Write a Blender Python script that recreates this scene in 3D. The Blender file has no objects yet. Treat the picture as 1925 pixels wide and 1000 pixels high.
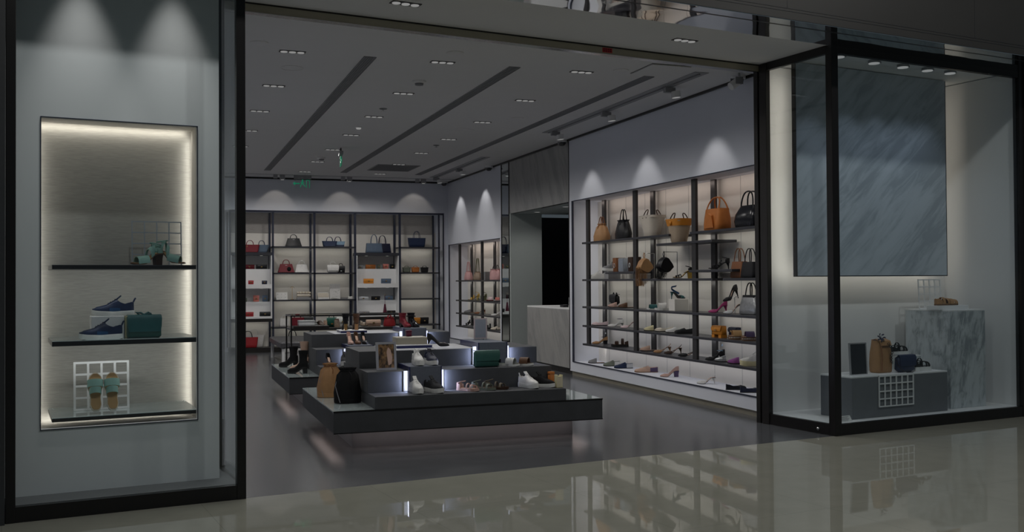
import bpy, bmesh, math, random
from mathutils import Vector, Matrix
random.seed(7)
PI = math.pi
SC = bpy.context.scene
COL = SC.collection

# ---------------------------------------------------------------- camera
def make_camera():
    yaw, pit, rol = .3381, .0146, -.006
    Rv = Vector((math.cos(yaw), -math.sin(yaw), 0))
    Uv = Vector((-math.sin(pit)*math.sin(yaw), -math.sin(pit)*math.cos(yaw), math.cos(pit)))
    Fv = Vector((math.cos(pit)*math.sin(yaw), math.cos(pit)*math.cos(yaw), math.sin(pit)))
    c, s = math.cos(rol), math.sin(rol)
    X, Y = Rv*c + Uv*s, Uv*c - Rv*s
    cam = bpy.data.cameras.new('camera'); o = bpy.data.objects.new('camera', cam); COL.objects.link(o)
    m = Matrix((X, Y, -Fv)).transposed().to_4x4(); m.translation = (0, 0, 1.5)
    o.matrix_world = m
    cam.sensor_fit = 'HORIZONTAL'; cam.sensor_width = 36; cam.lens = 34.68
    cam.clip_start = .05; cam.clip_end = 200
    SC.camera = o
make_camera()

# ---------------------------------------------------------------- view, world
SC.view_settings.view_transform = 'Standard'
SC.view_settings.look = 'None'
SC.view_settings.gamma = 1
SC.view_settings.use_curve_mapping = False
SC.view_settings.exposure = -2.5
w = bpy.data.worlds.new('world'); SC.world = w; w.use_nodes = True
w.node_tree.nodes['Background'].inputs[0].default_value = (.72, .88, 1, 1)
w.node_tree.nodes['Background'].inputs[1].default_value = .36
SC.cycles.sample_clamp_indirect = 4
SC.cycles.caustics_reflective = False
SC.cycles.caustics_refractive = False
SC.cycles.max_bounces = 10
SC.cycles.transparent_max_bounces = 24

# ---------------------------------------------------------------- frames of reference
# X runs along the shop's back wall, Y into the shop; the shopfront is skewed by A
A = .1393
CA, SA = math.cos(A), math.sin(A)
def F(s, t, z=0.0):                     # shopfront coordinates -> world
    return (s*CA - t*SA, s*SA + t*CA, z)

# ---------------------------------------------------------------- lamps
WARM, COOL, NEUT = (1, .90, .76), (.78, .86, 1), (1, .97, .93)
def aim(o, d):
    o.rotation_euler = Vector(d).to_track_quat('-Z', 'Y').to_euler()
def area(name, loc, d, sx, sy, P, col, up=None):
    l = bpy.data.lights.new(name, 'AREA'); l.shape = 'RECTANGLE'; l.size = sx; l.size_y = sy; l.energy = P; l.color = col
    o = bpy.data.objects.new(name, l); COL.objects.link(o); o.location = loc
    if up is None: aim(o, d)
    else:                                # up: world direction of the lamp's long (x) side
        z = -Vector(d).normalized(); x = Vector(up); x = (x - z*x.dot(z)).normalized(); y = z.cross(x)
        o.rotation_euler = Matrix((x, y, z)).transposed().to_euler()
    return o
def spot(name, loc, d, P, deg, blend, rad, col):
    l = bpy.data.lights.new(name, 'SPOT'); l.energy = P; l.spot_size = math.radians(deg); l.spot_blend = blend
    l.shadow_soft_size = rad; l.color = col
    o = bpy.data.objects.new(name, l); COL.objects.link(o); o.location = loc; aim(o, d)
    return o

# mall: high ceiling lamps in front of the shop
for s_ in (.75, 4.6, 8.6):
    spot('mall_lamp', F(s_, 3.4, 6.1), (0, .05, -1), 800, 150, .4, .12, NEUT)
# entrance and shop general light (the recessed triple downlights)
DOWN = [(x, 9.69 + 1.752*k) for x in (1.165, 2.67, 4.21) for k in range(7)]
for x, y in DOWN:
    spot('downlight_lamp', (x, y, 3.70), (0, 0, -1), 220, 158, .5, .10, NEUT)
SOFFIT = [(2.892, 7.43), (5.68, 7.43)]
for s_, t_ in SOFFIT:
    spot('soffit_lamp', F(s_, t_, 3.71), (0, 0, -1), 60, 140, .6, .10, NEUT)
# wall washers
for x in (2.226, 3.63, 5.25):
    spot('cove_lamp', (x, 20.98, 3.66), (0, .62, -.78), 18, 66, .3, .03, WARM)
for y in (13.64, 11.85, 10.11):
    spot('track_lamp', (5.58, y - .1, 3.58), (.21, 0, -.98), 66, 72, .5, .03, NEUT)
for y in (20.5, 18.75):
    spot('track_lamp', (5.58, y, 3.60), (.44, 0, -.90), 120, 72, .5, .03, NEUT)
# shelf strips of the long niche
for z, p, c in ((2.70, 13, (1, .84, .74)), (2.03, 11, (1, .97, .88)), (1.46, 11, (1, .97, .88)), (1.045, 11, (.97, .97, .95)), (.755, 10, (.95, .95, 1)), (.475, 11, (.97, .96, 1))):
    area('shelf_strip_lamp', (6.30, 11.6, z), (.6, 0, -.8), 5.0, .05, p*.95, c, up=(0, 1, 0))
for z, p, c in ((2.27, 12, (1, .86, .76)), (1.46, 7.5, (1, .97, .88)), (1.03, 7, (1, .97, .88)), (.755, 6.5, (1, .97, .92)), (.475, 7, (1, .97, .92))):
    area('shelf_strip_lamp', (6.30, 19.6, z), (.6, 0, -.8), 3.3, .05, p*.95, c, up=(0, 1, 0))
area('niche_end_fill', (6.43, 13.98, 1.5), (-.25, 1, 0), 2.3, .03, 4, (1, .97, .92), up=(0, 0, 1))  # added fill strip, brightens the far end wall of the niche

# ---------------------------------------------------------------- mesh helper
class G:
    def __init__(s): s.v = []; s.f = []
    def add(s, vs, fs):
        o = len(s.v); s.v += [tuple(v) for v in vs]; s.f += [tuple(i + o for i in f) for f in fs]; return s
    def box(s, x0, x1, y0, y1, z0, z1):
        return s.add([(x, y, z) for z in (z0, z1) for y in (y0, y1) for x in (x0, x1)],
                     [(0, 2, 3, 1), (4, 5, 7, 6), (0, 1, 5, 4), (2, 6, 7, 3), (0, 4, 6, 2), (1, 3, 7, 5)])
    def loft(s, rings, c0=True, c1=True, closed=True):
        n = len(rings[0]); vs = [p for r in rings for p in r]; fs = []
        for i in range(len(rings) - 1):
            for j in range(n if closed else n - 1):
                k = (j + 1) % n
                fs.append((i*n + j, i*n + k, (i+1)*n + k, (i+1)*n + j))
        if c0: fs.append(tuple(range(n - 1, -1, -1)))
        if c1: fs.append(tuple((len(rings) - 1)*n + j for j in range(n)))
        return s.add(vs, fs)
    def tube(s, pts, r, n=8, closed=False):
        P = [Vector(p) for p in pts]; m = len(P); rs = r if isinstance(r, (list, tuple)) else [r]*m
        T = []
        for i in range(m):
            a = P[(i - 1) % m] if closed or i else P[i]; b = P[(i + 1) % m] if closed or i < m - 1 else P[i]
            T.append((b - a).normalized())
        u = T[0].orthogonal().normalized(); rings = []
        for i in range(m):
            u = (u - T[i]*u.dot(T[i])); u = u.normalized() if u.length > 1e-6 else T[i].orthogonal().normalized()
            v = T[i].cross(u)
            rings.append([P[i] + (u*math.cos(2*PI*k/n) + v*math.sin(2*PI*k/n))*rs[i] for k in range(n)])
        if closed: rings.append(rings[0])
        return s.loft(rings, not closed, not closed)
    def lathe(s, prof, n=20, cx=0, cy=0):
        return s.loft([[(cx + r*math.cos(2*PI*k/n), cy + r*math.sin(2*PI*k/n), z) for k in range(n)] for r, z in prof])
    def cyl(s, x, y, z0, z1, r, n=16): return s.lathe([(r, z0), (r, z1)], n, x, y)
    def strap(s, pts, wv, th):           # flat band along pts; wv width vector (or one per point), th thickness
        P = [Vector(p) for p in pts]; m = len(P); W = [Vector(x) for x in wv] if isinstance(wv[0], (list, tuple, Vector)) else [Vector(wv)]*m
        rings = []
        for i in range(m):
            t = (P[min(i + 1, m - 1)] - P[max(i - 1, 0)]).normalized(); n = t.cross(W[i]).normalized()*th/2; h = W[i]/2
            rings.append([P[i] - h - n, P[i] + h - n, P[i] + h + n, P[i] - h + n])
        return s.loft(rings)
    def ball(s, c, rx, ry=None, rz=None, n=12, m=8):
        ry = ry or rx; rz = rz or rx
        return s.loft([[(c[0] + rx*math.sin(a)*math.cos(2*PI*k/n), c[1] + ry*math.sin(a)*math.sin(2*PI*k/n), c[2] + rz*math.cos(a)) for k in range(n)]
                       for a in [PI*(.02 + .96*i/m) for i in range(m + 1)]])
    def tf(s, M):
        s.v = [tuple(M @ Vector(v)) for v in s.v]; return s
    def mv(s, x, y, z): s.v = [(a + x, b + y, c + z) for a, b, c in s.v]; return s

def rrect(w, d, r, z, n=3, cx=0, cy=0, bulge=0):
    r = min(r, w/2 - 1e-4, d/2 - 1e-4); out = []
    for q, (sx, sy) in enumerate(((1, 1), (-1, 1), (-1, -1), (1, -1))):
        for k in range(n + 1):
            a = PI/2*(q + k/n)
            out.append((cx + sx*(w/2 - r) + r*math.cos(a), cy + sy*(d/2 - r) + r*math.sin(a), z))
    return out
def rbox(g, w, d, h, r=.02, b=.008, cx=0, cy=0, z0=0, w1=None, d1=None, mid=0):
    w1 = w if w1 is None else w1; d1 = d if d1 is None else d1
    R = [rrect(w - 2*b, d - 2*b, r, z0, 3, cx, cy), rrect(w, d, r, z0 + b, 3, cx, cy)]
    if mid: R.append(rrect((w + w1)/2 + mid, (d + d1)/2 + mid, r + mid, z0 + h*.5, 3, cx, cy))
    R += [rrect(w1, d1, r, z0 + h - b, 3, cx, cy), rrect(w1 - 2*b, d1 - 2*b, r, z0 + h, 3, cx, cy)]
    return g.loft(R)

def build(name, g, m, parent=None, loc=None, rz=0, smooth=False, bev=0, kind=None, ang=38):
    me = bpy.data.meshes.new(name); me.from_pydata(g.v, [], g.f)
    b = bmesh.new(); b.from_mesh(me); bmesh.ops.recalc_face_normals(b, faces=b.faces); b.to_mesh(me); b.free()
    me.materials.append(m)
    o = bpy.data.objects.new(name, me); COL.objects.link(o)
    if loc is not None: o.location = loc
    if rz: o.rotation_euler.z = rz
    if parent is not None: o.parent = parent
    if smooth:
        me.shade_smooth(); me.set_sharp_from_angle(angle=math.radians(ang))
    if bev:
        md = o.modifiers.new('bevel', 'BEVEL'); md.width = bev; md.segments = 2; md.limit_method = 'ANGLE'
    if kind: o['kind'] = kind
    return o
def thing(name, label, cat, loc, rz=0, group=None, kind=None):
    o = bpy.data.objects.new(name, None); COL.objects.link(o); o.location = loc; o.rotation_euler.z = rz
    o.empty_display_size = .1
    tag(o, label, cat, group, kind)
    return o
def tag(o, label, cat, group=None, kind=None):
    o['label'] = label; o['category'] = cat
    if group: o['group'] = group
    if kind: o['kind'] = kind
    return o
def struct(name, g, m, parent=None, loc=None, rz=0, bev=0, smooth=False):
    return build(name, g, m, parent, loc, rz, smooth, bev, kind=None if parent else 'structure')
def copy_tree(o, loc, rz=None, label=None, parent=None):
    c = o.copy(); COL.objects.link(c)
    if parent is not None: c.parent = parent
    else:
        c.location = loc
        if rz is not None: c.rotation_euler.z = rz
        if label: c['label'] = label
    for ch in list(o.children):
        if ch.type != 'LIGHT': copy_tree(ch, None, parent=c)
    return c

# ---------------------------------------------------------------- materials
MATS = {}
def node_mat(name):
    m = bpy.data.materials.new(name); m.use_nodes = True; nt = m.node_tree
    return m, nt, nt.nodes['Principled BSDF'], nt.nodes['Material Output']
def setp(b, **k):
    for n, v in k.items():
        b.inputs[n].default_value = v
def mat(name, col, rough=.5, metal=0, var=.10, ns=30, bump=0, bs=250, spec=.5, coat=0, sheen=0):
    m, nt, b, out = node_mat(name); N = nt.nodes; L = nt.links
    tc = N.new('ShaderNodeTexCoord'); no = N.new('ShaderNodeTexNoise'); no.inputs['Scale'].default_value = ns; no.inputs['Detail'].default_value = 3
    L.new(tc.outputs['Object'], no.inputs['Vector'])
    mx = N.new('ShaderNodeMix'); mx.data_type = 'RGBA'
    mx.inputs[6].default_value = [c*(1 - var) for c in col] + [1]; mx.inputs[7].default_value = [min(1, c*(1 + var)) for c in col] + [1]
    L.new(no.outputs['Fac'], mx.inputs[0]); L.new(mx.outputs[2], b.inputs['Base Color'])
    setp(b, Roughness=rough, Metallic=metal)
    b.inputs['Specular IOR Level'].default_value = spec; b.inputs['Coat Weight'].default_value = coat; b.inputs['Sheen Weight'].default_value = sheen
    if bump:
        n2 = N.new('ShaderNodeTexNoise'); n2.inputs['Scale'].default_value = bs; L.new(tc.outputs['Object'], n2.inputs['Vector'])
        bp = N.new('ShaderNodeBump'); bp.inputs['Strength'].default_value = bump; bp.inputs['Distance'].default_value = .004
        L.new(n2.outputs['Fac'], bp.inputs['Height']); L.new(bp.outputs['Normal'], b.inputs['Normal'])
    MATS[name] = m
    return m
def emit(name, col, st):
    m, nt, b, out = node_mat(name); setp(b, Roughness=.6)
    tc = nt.nodes.new('ShaderNodeTexCoord'); no = nt.nodes.new('ShaderNodeTexNoise'); no.inputs['Scale'].default_value = 5
    nt.links.new(tc.outputs['Object'], no.inputs['Vector'])
    mx = nt.nodes.new('ShaderNodeMix'); mx.data_type = 'RGBA'
    mx.inputs[6].default_value = [c*.97 for c in col] + [1]; mx.inputs[7].default_value = list(col) + [1]
    nt.links.new(no.outputs['Fac'], mx.inputs[0]); nt.links.new(mx.outputs[2], b.inputs['Emission Color'])
    b.inputs['Base Color'].default_value = (.06, .06, .06, 1); b.inputs['Emission Strength'].default_value = st
    return m
def marble(name, base, vein, scale=1.0, rough=.15, rot=(0, .6, .5), stretch=(1, 1, 1), amount=.5, bumpy=0):
    m, nt, b, out = node_mat(name); N = nt.nodes; L = nt.links
    tc = N.new('ShaderNodeTexCoord'); mp = N.new('ShaderNodeMapping'); mp.vector_type = 'TEXTURE'; mp.inputs['Rotation'].default_value = rot; mp.inputs['Scale'].default_value = [1/q for q in stretch]
    L.new(tc.outputs['Object'], mp.inputs['Vector'])
    n1 = N.new('ShaderNodeTexNoise'); n1.inputs['Scale'].default_value = 1.3*scale; n1.inputs['Detail'].default_value = 8; n1.inputs['Distortion'].default_value = 1.2
    n2 = N.new('ShaderNodeTexNoise'); n2.inputs['Scale'].default_value = 5*scale; n2.inputs['Detail'].default_value = 9; n2.inputs['Roughness'].default_value = .65; n2.inputs['Distortion'].default_value = .6
    for n in (n1, n2): L.new(mp.outputs['Vector'], n.inputs['Vector'])
    ad = N.new('ShaderNodeMath'); ad.operation = 'ADD'; L.new(n1.outputs['Fac'], ad.inputs[0]); L.new(n2.outputs['Fac'], ad.inputs[1])
    cr = N.new('ShaderNodeValToRGB'); e = cr.color_ramp.elements
    e[0].position = .72; e[0].color = (*vein, 1); e[1].position = .72 + .45*(1 - amount) + .02; e[1].color = (*base, 1)
    mid = e.new(.86); mid.color = tuple(b_*.75 + v_*.25 for b_, v_ in zip(base, vein)) + (1,)
    hv = N.new('ShaderNodeMath'); hv.operation = 'MULTIPLY'; hv.inputs[1].default_value = .85; L.new(ad.outputs[0], hv.inputs[0])
    L.new(hv.outputs[0], cr.inputs['Fac']); L.new(cr.outputs['Color'], b.inputs['Base Color']); setp(b, Roughness=rough)
    MATS[name] = m
    return m
def glass(name, tint, refl=.9, ior=1.45):
    m, nt, b, out = node_mat(name); N = nt.nodes; L = nt.links; N.remove(b)
    t = N.new('ShaderNodeBsdfTransparent'); t.inputs[0].default_value = (*tint, 1)
    g = N.new('ShaderNodeBsdfGlossy'); g.inputs['Roughness'].default_value = .0; g.inputs[0].default_value = (refl, refl, refl, 1)
    fr = N.new('ShaderNodeFresnel'); ge = N.new('ShaderNodeNewGeometry')
    mr = N.new('ShaderNodeMapRange'); mr.inputs[3].default_value = ior; mr.inputs[4].default_value = 1/ior   # same glancing reflection on both faces of the pane
    L.new(ge.outputs['Backfacing'], mr.inputs[0]); L.new(mr.outputs[0], fr.inputs[0])
    mx = N.new('ShaderNodeMixShader'); L.new(fr.outputs[0], mx.inputs[0]); L.new(t.outputs[0], mx.inputs[1]); L.new(g.outputs[0], mx.inputs[2])
    L.new(mx.outputs[0], out.inputs['Surface'])
    return m
def tiled(name, c1, c2, joint, tw, th, rough, rot=0, wob=0, spec=.5, jw=.004, ns=3, rvar=.1, off=0):
    m, nt, b, out = node_mat(name); N = nt.nodes; L = nt.links
    tc = N.new('ShaderNodeTexCoord'); mp = N.new('ShaderNodeMapping'); mp.inputs['Rotation'].default_value = (0, 0, rot)
    L.new(tc.outputs['Object'], mp.inputs['Vector'])
    br = N.new('ShaderNodeTexBrick'); br.offset = off; br.inputs['Scale'].default_value = 1; br.inputs['Mortar Size'].default_value = jw
    br.inputs['Brick Width'].default_value = tw; br.inputs['Row Height'].default_value = th; br.inputs['Mortar Smooth'].default_value = .2; br.inputs['Bias'].default_value = -.2
    br.inputs['Color1'].default_value = (*c1, 1); br.inputs['Color2'].default_value = (*c2, 1); br.inputs['Mortar'].default_value = (*joint, 1)
    L.new(mp.outputs['Vector'], br.inputs['Vector'])
    no = N.new('ShaderNodeTexNoise'); no.inputs['Scale'].default_value = ns; no.inputs['Detail'].default_value = 7; no.inputs['Roughness'].default_value = .6
    L.new(mp.outputs['Vector'], no.inputs['Vector'])
    cr = N.new('ShaderNodeMapRange'); cr.inputs[1].default_value = .3; cr.inputs[2].default_value = .7; cr.inputs[3].default_value = 1 - rvar; cr.inputs[4].default_value = 1 + rvar
    L.new(no.outputs['Fac'], cr.inputs[0])
    mu = N.new('ShaderNodeVectorMath'); mu.operation = 'SCALE'; L.new(br.outputs['Color'], mu.inputs[0]); L.new(cr.outputs[0], mu.inputs['Scale'])
    L.new(mu.outputs[0], b.inputs['Base Color']); setp(b, Roughness=rough); b.inputs['Specular IOR Level'].default_value = spec
    if wob:
        n2 = N.new('ShaderNodeTexNoise'); n2.inputs['Scale'].default_value = 9; n2.inputs['Detail'].default_value = 2; L.new(tc.outputs['Object'], n2.inputs['Vector'])
        bp = N.new('ShaderNodeBump'); bp.inputs['Strength'].default_value = wob; bp.inputs['Distance'].default_value = .01
        L.new(n2.outputs['Fac'], bp.inputs['Height']); L.new(bp.outputs['Normal'], b.inputs['Normal'])
    return m
def woven(name, c1, c2, sx, sz, rough=.8):
    m, nt, b, out = node_mat(name); N = nt.nodes; L = nt.links
    tc = N.new('ShaderNodeTexCoord'); mp = N.new('ShaderNodeMapping'); mp.inputs['Scale'].default_value = (sx, sx, sz)
    L.new(tc.outputs['Object'], mp.inputs['Vector'])
    no = N.new('ShaderNodeTexNoise'); no.inputs['Scale'].default_value = 1; no.inputs['Detail'].default_value = 5; L.new(mp.outputs['Vector'], no.inputs['Vector'])
    cr = N.new('ShaderNodeValToRGB'); cr.color_ramp.elements[0].position = .35; cr.color_ramp.elements[1].position = .65
    cr.color_ramp.elements[0].color = (*c1, 1); cr.color_ramp.elements[1].color = (*c2, 1)
    L.new(no.outputs['Fac'], cr.inputs['Fac']); L.new(cr.outputs['Color'], b.inputs['Base Color']); setp(b, Roughness=rough)
    MATS[name] = m
    return m

M = lambda n: MATS[n]
mat('wall_paint', (.73, .75, .82), .7, var=.02, ns=3)
mat('ceiling_paint', (.80, .79, .78), .8, var=.02, ns=3)
mat('white_paint', (.80, .80, .80), .55, var=.02)
mat('warm_white', (.80, .77, .72), .6, var=.02)
mat('black_metal', (.010, .009, .009), .32, 0, var=.2, spec=.4)
mat('dark_bronze', (.022, .020, .019), .38, .3, var=.2)
mat('shelf_dark', (.045, .046, .055), .35, .2, var=.15)
mat('post_dark', (.04, .038, .040), .45, .25, var=.15)
mat('blue_black', (.03, .035, .06), .35, .2, var=.15)
mat('navy_trim', (.02, .025, .10), .3, .1, var=.15)
mat('steel', (.62, .62, .62), .22, 1, var=.05)
mat('gold', (.75, .52, .22), .25, 1, var=.08)
mat('beige_metal', (.36, .33, .26), .5, .2, var=.1, ns=6)
mat('bulkhead_stone', (.036, .035, .033), .5, var=.12, ns=2, bump=.05)
mat('slate', (.035, .038, .042), .5, var=.2)
mat('concrete', (.052, .055, .06), .75, var=.28, ns=7, bump=.12, bs=90)
mat('concrete_light', (.14, .15, .165), .7, var=.12, ns=7, bump=.1, bs=90)
mat('box_felt', (.12, .135, .17), .8, var=.18, ns=60)
mat('sill_grey', (.10, .105, .11), .6, var=.1)
mat('pale_glass', (.50, .58, .58), .05, var=.03, coat=.5)
mat('grey_wall', (.42, .46, .45), .8, var=.03)
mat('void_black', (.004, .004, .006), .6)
mat('grey_plastic', (.30, .30, .31), .5)
mat('vent_dark', (.22, .22, .225), .7)
mat('camera_black', (.012, .012, .014), .15, coat=.5)
mat('red_sticker', (.45, .03, .02), .5)
MALL = tiled('mall_tile', (.40, .40, .335), (.395, .395, .33), (.30, .30, .25), 1.2, 1.2, .022, 0, .006, .95, .002, 4, .05)
STORE = tiled('shop_tile', (.094, .099, .108), (.108, .112, .12), (.05, .052, .055), 1.2, .6, .2, 0, .004, .7, .004, 5, .14, .5)
marble('marble_grey', (.36, .355, .345), (.28, .28, .28), 1.2, .18, (-.45, 0, 0), (1, 1.6, .4), .45)
marble('marble_blue', (.54, .60, .66), (.37, .42, .47), 1.1, .2, (0, .85, 0), (1.8, 1, .35), .5)
marble('marble_pale', (.62, .66, .68), (.30, .33, .35), 3.6, .3, (.1, .2, .3), (1, 1, .35), .5)
woven('linen_panel', (.36, .35, .32), (.45, .435, .405), 16, 330)
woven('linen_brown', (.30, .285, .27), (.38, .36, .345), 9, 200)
woven('straw', (.36, .27, .19), (.46, .36, .26), 140, 240)
woven('canvas', (.62, .55, .46), (.70, .64, .55), 200, 300)
GLASS = glass('window_glass', (.945, .972, .98))
CLEAR = glass('acrylic', (.95, .97, .97), .9, 1.35)
LAMP = emit('lamp_face', (1, .99, .97), 1.35)
LED_WASH = emit('led_wash_white', (.96, .97, 1), 1.05)  # self-lit white for the light-washed faces of the islands
LEDW = emit('led_warm', (1, .95, .86), 1.0)
GREEN = emit('exit_green', (.02, .62, .32), 1.1)
# leathers and shoe materials
for n, c, r in (('tan', (.36, .17, .065), .45), ('camel', (.40, .22, .10), .5), ('orange', (.50, .17, .04), .42), ('orange_bright', (.62, .24, .03), .45),
                ('cognac', (.24, .095, .04), .42), ('brown', (.11, .055, .03), .5), ('dark_brown', (.05, .025, .015), .5), ('black', (.012, .012, .014), .38),
                ('black_gloss', (.012, .013, .017), .16), ('suede_black', (.008, .008, .009), .9), ('navy', (.018, .03, .075), .4), ('navy_deep', (.012, .016, .04), .45),
                ('blue', (.015, .06, .15), .5), ('sky', (.22, .34, .46), .4), ('steel_blue', (.10, .14, .20), .5), ('green', (.035, .105, .088), .42), ('deep_green', (.008, .085, .06), .45),
                ('mint', (.27, .47, .42), .5), ('teal', (.03, .11, .115), .4), ('burgundy', (.17, .012, .022), .4), ('red', (.30, .02, .025), .38), ('wine', (.09, .01, .03), .45),
                ('pink', (.62, .36, .36), .5), ('pale_pink', (.74, .58, .60), .5), ('magenta', (.33, .04, .15), .35), ('violet', (.28, .08, .28), .35), ('plum', (.085, .06, .13), .45),
                ('coral', (.60, .20, .16), .5), ('white_leather', (.76, .75, .73), .42), ('cream', (.70, .63, .52), .5), ('nude', (.55, .37, .28), .5), ('nude_pink', (.50, .33, .28), .5),
                ('grey_leather', (.22, .22, .23), .45), ('silver', (.55, .56, .57), .3), ('olive', (.12, .12, .06), .5), ('yellow', (.60, .38, .08), .45), ('pale_yellow', (.68, .62, .38), .5),
                ('sole_white', (.74, .74, .72), .5), ('sole_black', (.018, .018, .018), .6), ('sole_brown', (.16, .09, .05), .6), ('cork', (.48, .30, .14), .8),
                ('sage', (.17, .19, .15), .55), ('khaki', (.15, .12, .085), .55), ('bench_leather', (.075, .075, .08), .38)):
    mat(n, c, r, var=.12, ns=25, bump=.05, bs=420, spec=.28)
mat('crinkle_silver', (.42, .43, .44), .28, .6, var=.3, ns=22, bump=.6, bs=45)
mat('knit_white', (.72, .72, .70), .85, var=.08, bump=.25, bs=500)
mat('knit_black', (.016, .017, .02), .85, var=.2, bump=.25, bs=500)
mat('hide', (.20, .17, .13), .5, var=.5, ns=60)
mat('floral', (.30, .22, .16), .5, var=.9, ns=70)
woven('print_art', (.02, .010, .005), (.30, .17, .07), 34, 26, .4)
mat('lilac', (.42, .42, .50), .5)
mat('pale_blue', (.40, .44, .50), .5)
mat('paper', (.80, .79, .76), .7, var=.03)

# ================================================================ SETTING
def prism(poly, z0, z1):
    g = G(); n = len(poly)
    return g.loft([[(x, y, z0) for x, y in poly], [(x, y, z1) for x, y in poly]])
f2 = lambda s, t: F(s, t)[:2]
struct('floor_mall', G().box(-14, 24, -10, 6.956, -.06, 0), MALL, rz=A)
struct('floor', prism([f2(-1.2, 6.956), f2(11, 6.956), (11, 22.2), (-1.2, 22.2)], -.06, 0), STORE)
struct('ceiling', prism([f2(.4, 7.96), f2(7.22, 7.96), (6.16, 21.6), (-.8, 21.6)], 3.73, 3.80), M('ceiling_paint'))
struct('ceiling_entrance', G().box(1.46, 7.06, 6.956, 7.98, 3.74, 3.82), M('ceiling_paint'), rz=A)
struct('wall_left', G().box(-.87, -.75, 8.1, 22.1, 0, 3.8), M('wall_paint'))
# back wall: band above the shelving, margin beside it, recess behind it
g = G().box(-.75, 6.10, 21.54, 21.62, 3.02, 3.8).box(5.945, 6.10, 21.54, 22.0, 0, 3.02).box(-.75, 6.1, 22.0, 22.1, 0, 3.8)
struct('wall_back', g, M('wall_paint'))
# right wall: bands round the two shoe niches
g = G()
g.box(6.04, 6.12, 8.93, 14.43, 2.73, 3.73).box(6.04, 6.55, 8.93, 14.43, .07, .225).box(6.04, 6.55, 14.28, 14.43, .225, 2.73).box(6.04, 6.55, 8.93, 9.0, .225, 2.73).box(6.12, 6.55, 8.93, 14.43, 2.73, 2.80)
g.box(6.04, 6.12, 17.77, 21.6, 2.30, 3.73).box(6.04, 6.55, 17.77, 21.6, .07, .225).box(6.04, 6.55, 21.43, 21.62, .225, 2.30).box(6.04, 6.55, 17.77, 17.86, .225, 2.30).box(6.12, 6.55, 17.77, 21.6, 2.30, 2.36)
wr = struct('wall_right', g, M('wall_paint'))
g = G()
for y0, y1, zt in ((9.0, 14.28, 2.73), (17.86, 21.43, 2.30)):
    g.box(6.47, 6.55, y0, y1, .225, zt)
build('niche_panel', g, M('warm_white'), wr)
g = G()
for k in range(8): g.box(6.4685, 6.47, 9.55 + k*.62, 9.554 + k*.62, .225, 2.73)
build('panel_seam', g, M('grey_leather'), wr)
build('toe_recess', G().box(6.075, 6.5, 8.93, 14.43, 0, .07).box(6.075, 6.5, 17.77, 21.5, 0, .07), M('beige_metal'), wr)
g = G()                                   # thin dark edging of the niches
for y0, y1, zt in ((9.0, 14.28, 2.73), (17.86, 21.43, 2.30)):
    g.box(6.028, 6.046, y0, y1, zt, zt + .012).box(6.028, 6.046, y0, y1, .216, .228).box(6.026, 6.046, y1 - .012, y1 + .03, .216, zt + .012)
build('niche_edging', g, M('blue_black'), wr)
struct('trim_1', G().box(6.015, 6.04, 8.95, 21.54, 3.70, 3.73).box(-.75, 6.03, 21.515, 21.54, 3.695, 3.73), M('black_metal'))
struct('trim_2', G().box(-.75, 6.0, 20.885, 20.90, 3.722, 3.73), M('grey_plastic'))
# marble portal with the cash desk recess
g = G().box(6.04, 6.14, 14.44, 17.30, 2.74, 3.70)
wp = struct('wall_portal', g, M('marble_grey'))
build('inner_wall', G().box(6.14, 6.66, 17.25, 17.33, 0, 2.74).box(6.04, 6.14, 17.25, 17.30, 0, 2.74), M('grey_wall'), wp)
build('recess_ceiling', G().box(6.14, 8.6, 14.4, 17.33, 2.74, 2.80), M('grey_wall'), wp)
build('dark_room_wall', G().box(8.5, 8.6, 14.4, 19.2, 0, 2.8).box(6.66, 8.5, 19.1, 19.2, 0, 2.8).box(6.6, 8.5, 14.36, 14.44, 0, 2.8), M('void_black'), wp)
build('joint', G().box(6.032, 6.04, 14.425, 14.44, .1, 3.7), M('black_metal'), wp)
mm = struct('trim_3', G().box(6.03, 6.06, 17.30, 17.335, .1, 3.7).box(6.03, 6.06, 17.735, 17.77, .1, 3.7).box(6.03, 6.06, 17.335, 17.735, .1, .13), M('black_metal'))
m_, nt_, b_, o_ = node_mat('mirror_glass'); setp(b_, Metallic=1, Roughness=.02); b_.inputs['Base Color'].default_value = (.72, .78, .78, 1)
MIRROR = m_
mo = build('wall_mirror', G().box(6.036, 6.055, 17.335, 17.735, .13, 3.7), MIRROR)
tag(mo, 'tall narrow wall mirror strip between marble portal and small shoe niche', 'mirror')
# cash desk
t = thing('cash_counter', 'pale veined marble cash counter with black plinth inside the marble portal', 'counter', (6.05, 14.46, 0))
build('front_panel', G().box(0, .06, .0, 1.95, .10, 1.03), M('marble_grey'), t, bev=.003)
build('side_panel', G().box(.06, .62, 1.89, 1.95, .10, 1.03), M('marble_grey'), t)
build('worktop', G().box(0, .62, .0, 1.95, 1.03, 1.055), M('white_paint'), t, bev=.003)
build('kick_plate', G().box(.05, .6, .0, 1.93, 0, .10), M('black_metal'), t)
t = thing('receipt_printer', 'small white box shaped printer standing on the cash counter', 'printer', (6.2, 14.62, 1.055))
g = G(); rbox(g, .14, .16, .17, .015, .006); build('body', g, M('white_paint'), t, smooth=True)
g = G(); rbox(g, .12, .14, .05, .015, .006, z0=.175); build('cover', g, M('grey_plastic'), t, smooth=True)
build('paper_slot', G().box(-.074, -.071, -.05, .05, .10, .115), M('black'), t)
t = thing('card_terminal', 'small dark card terminal lying on the cash counter', 'card reader', (6.17, 14.98, 1.055))
g = G(); rbox(g, .09, .17, .04, .015, .006); build('body', g, M('black'), t, smooth=True)
build('screen', G().box(-.03, .03, .01, .07, .0405, .043), M('blue_black'), t)
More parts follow.
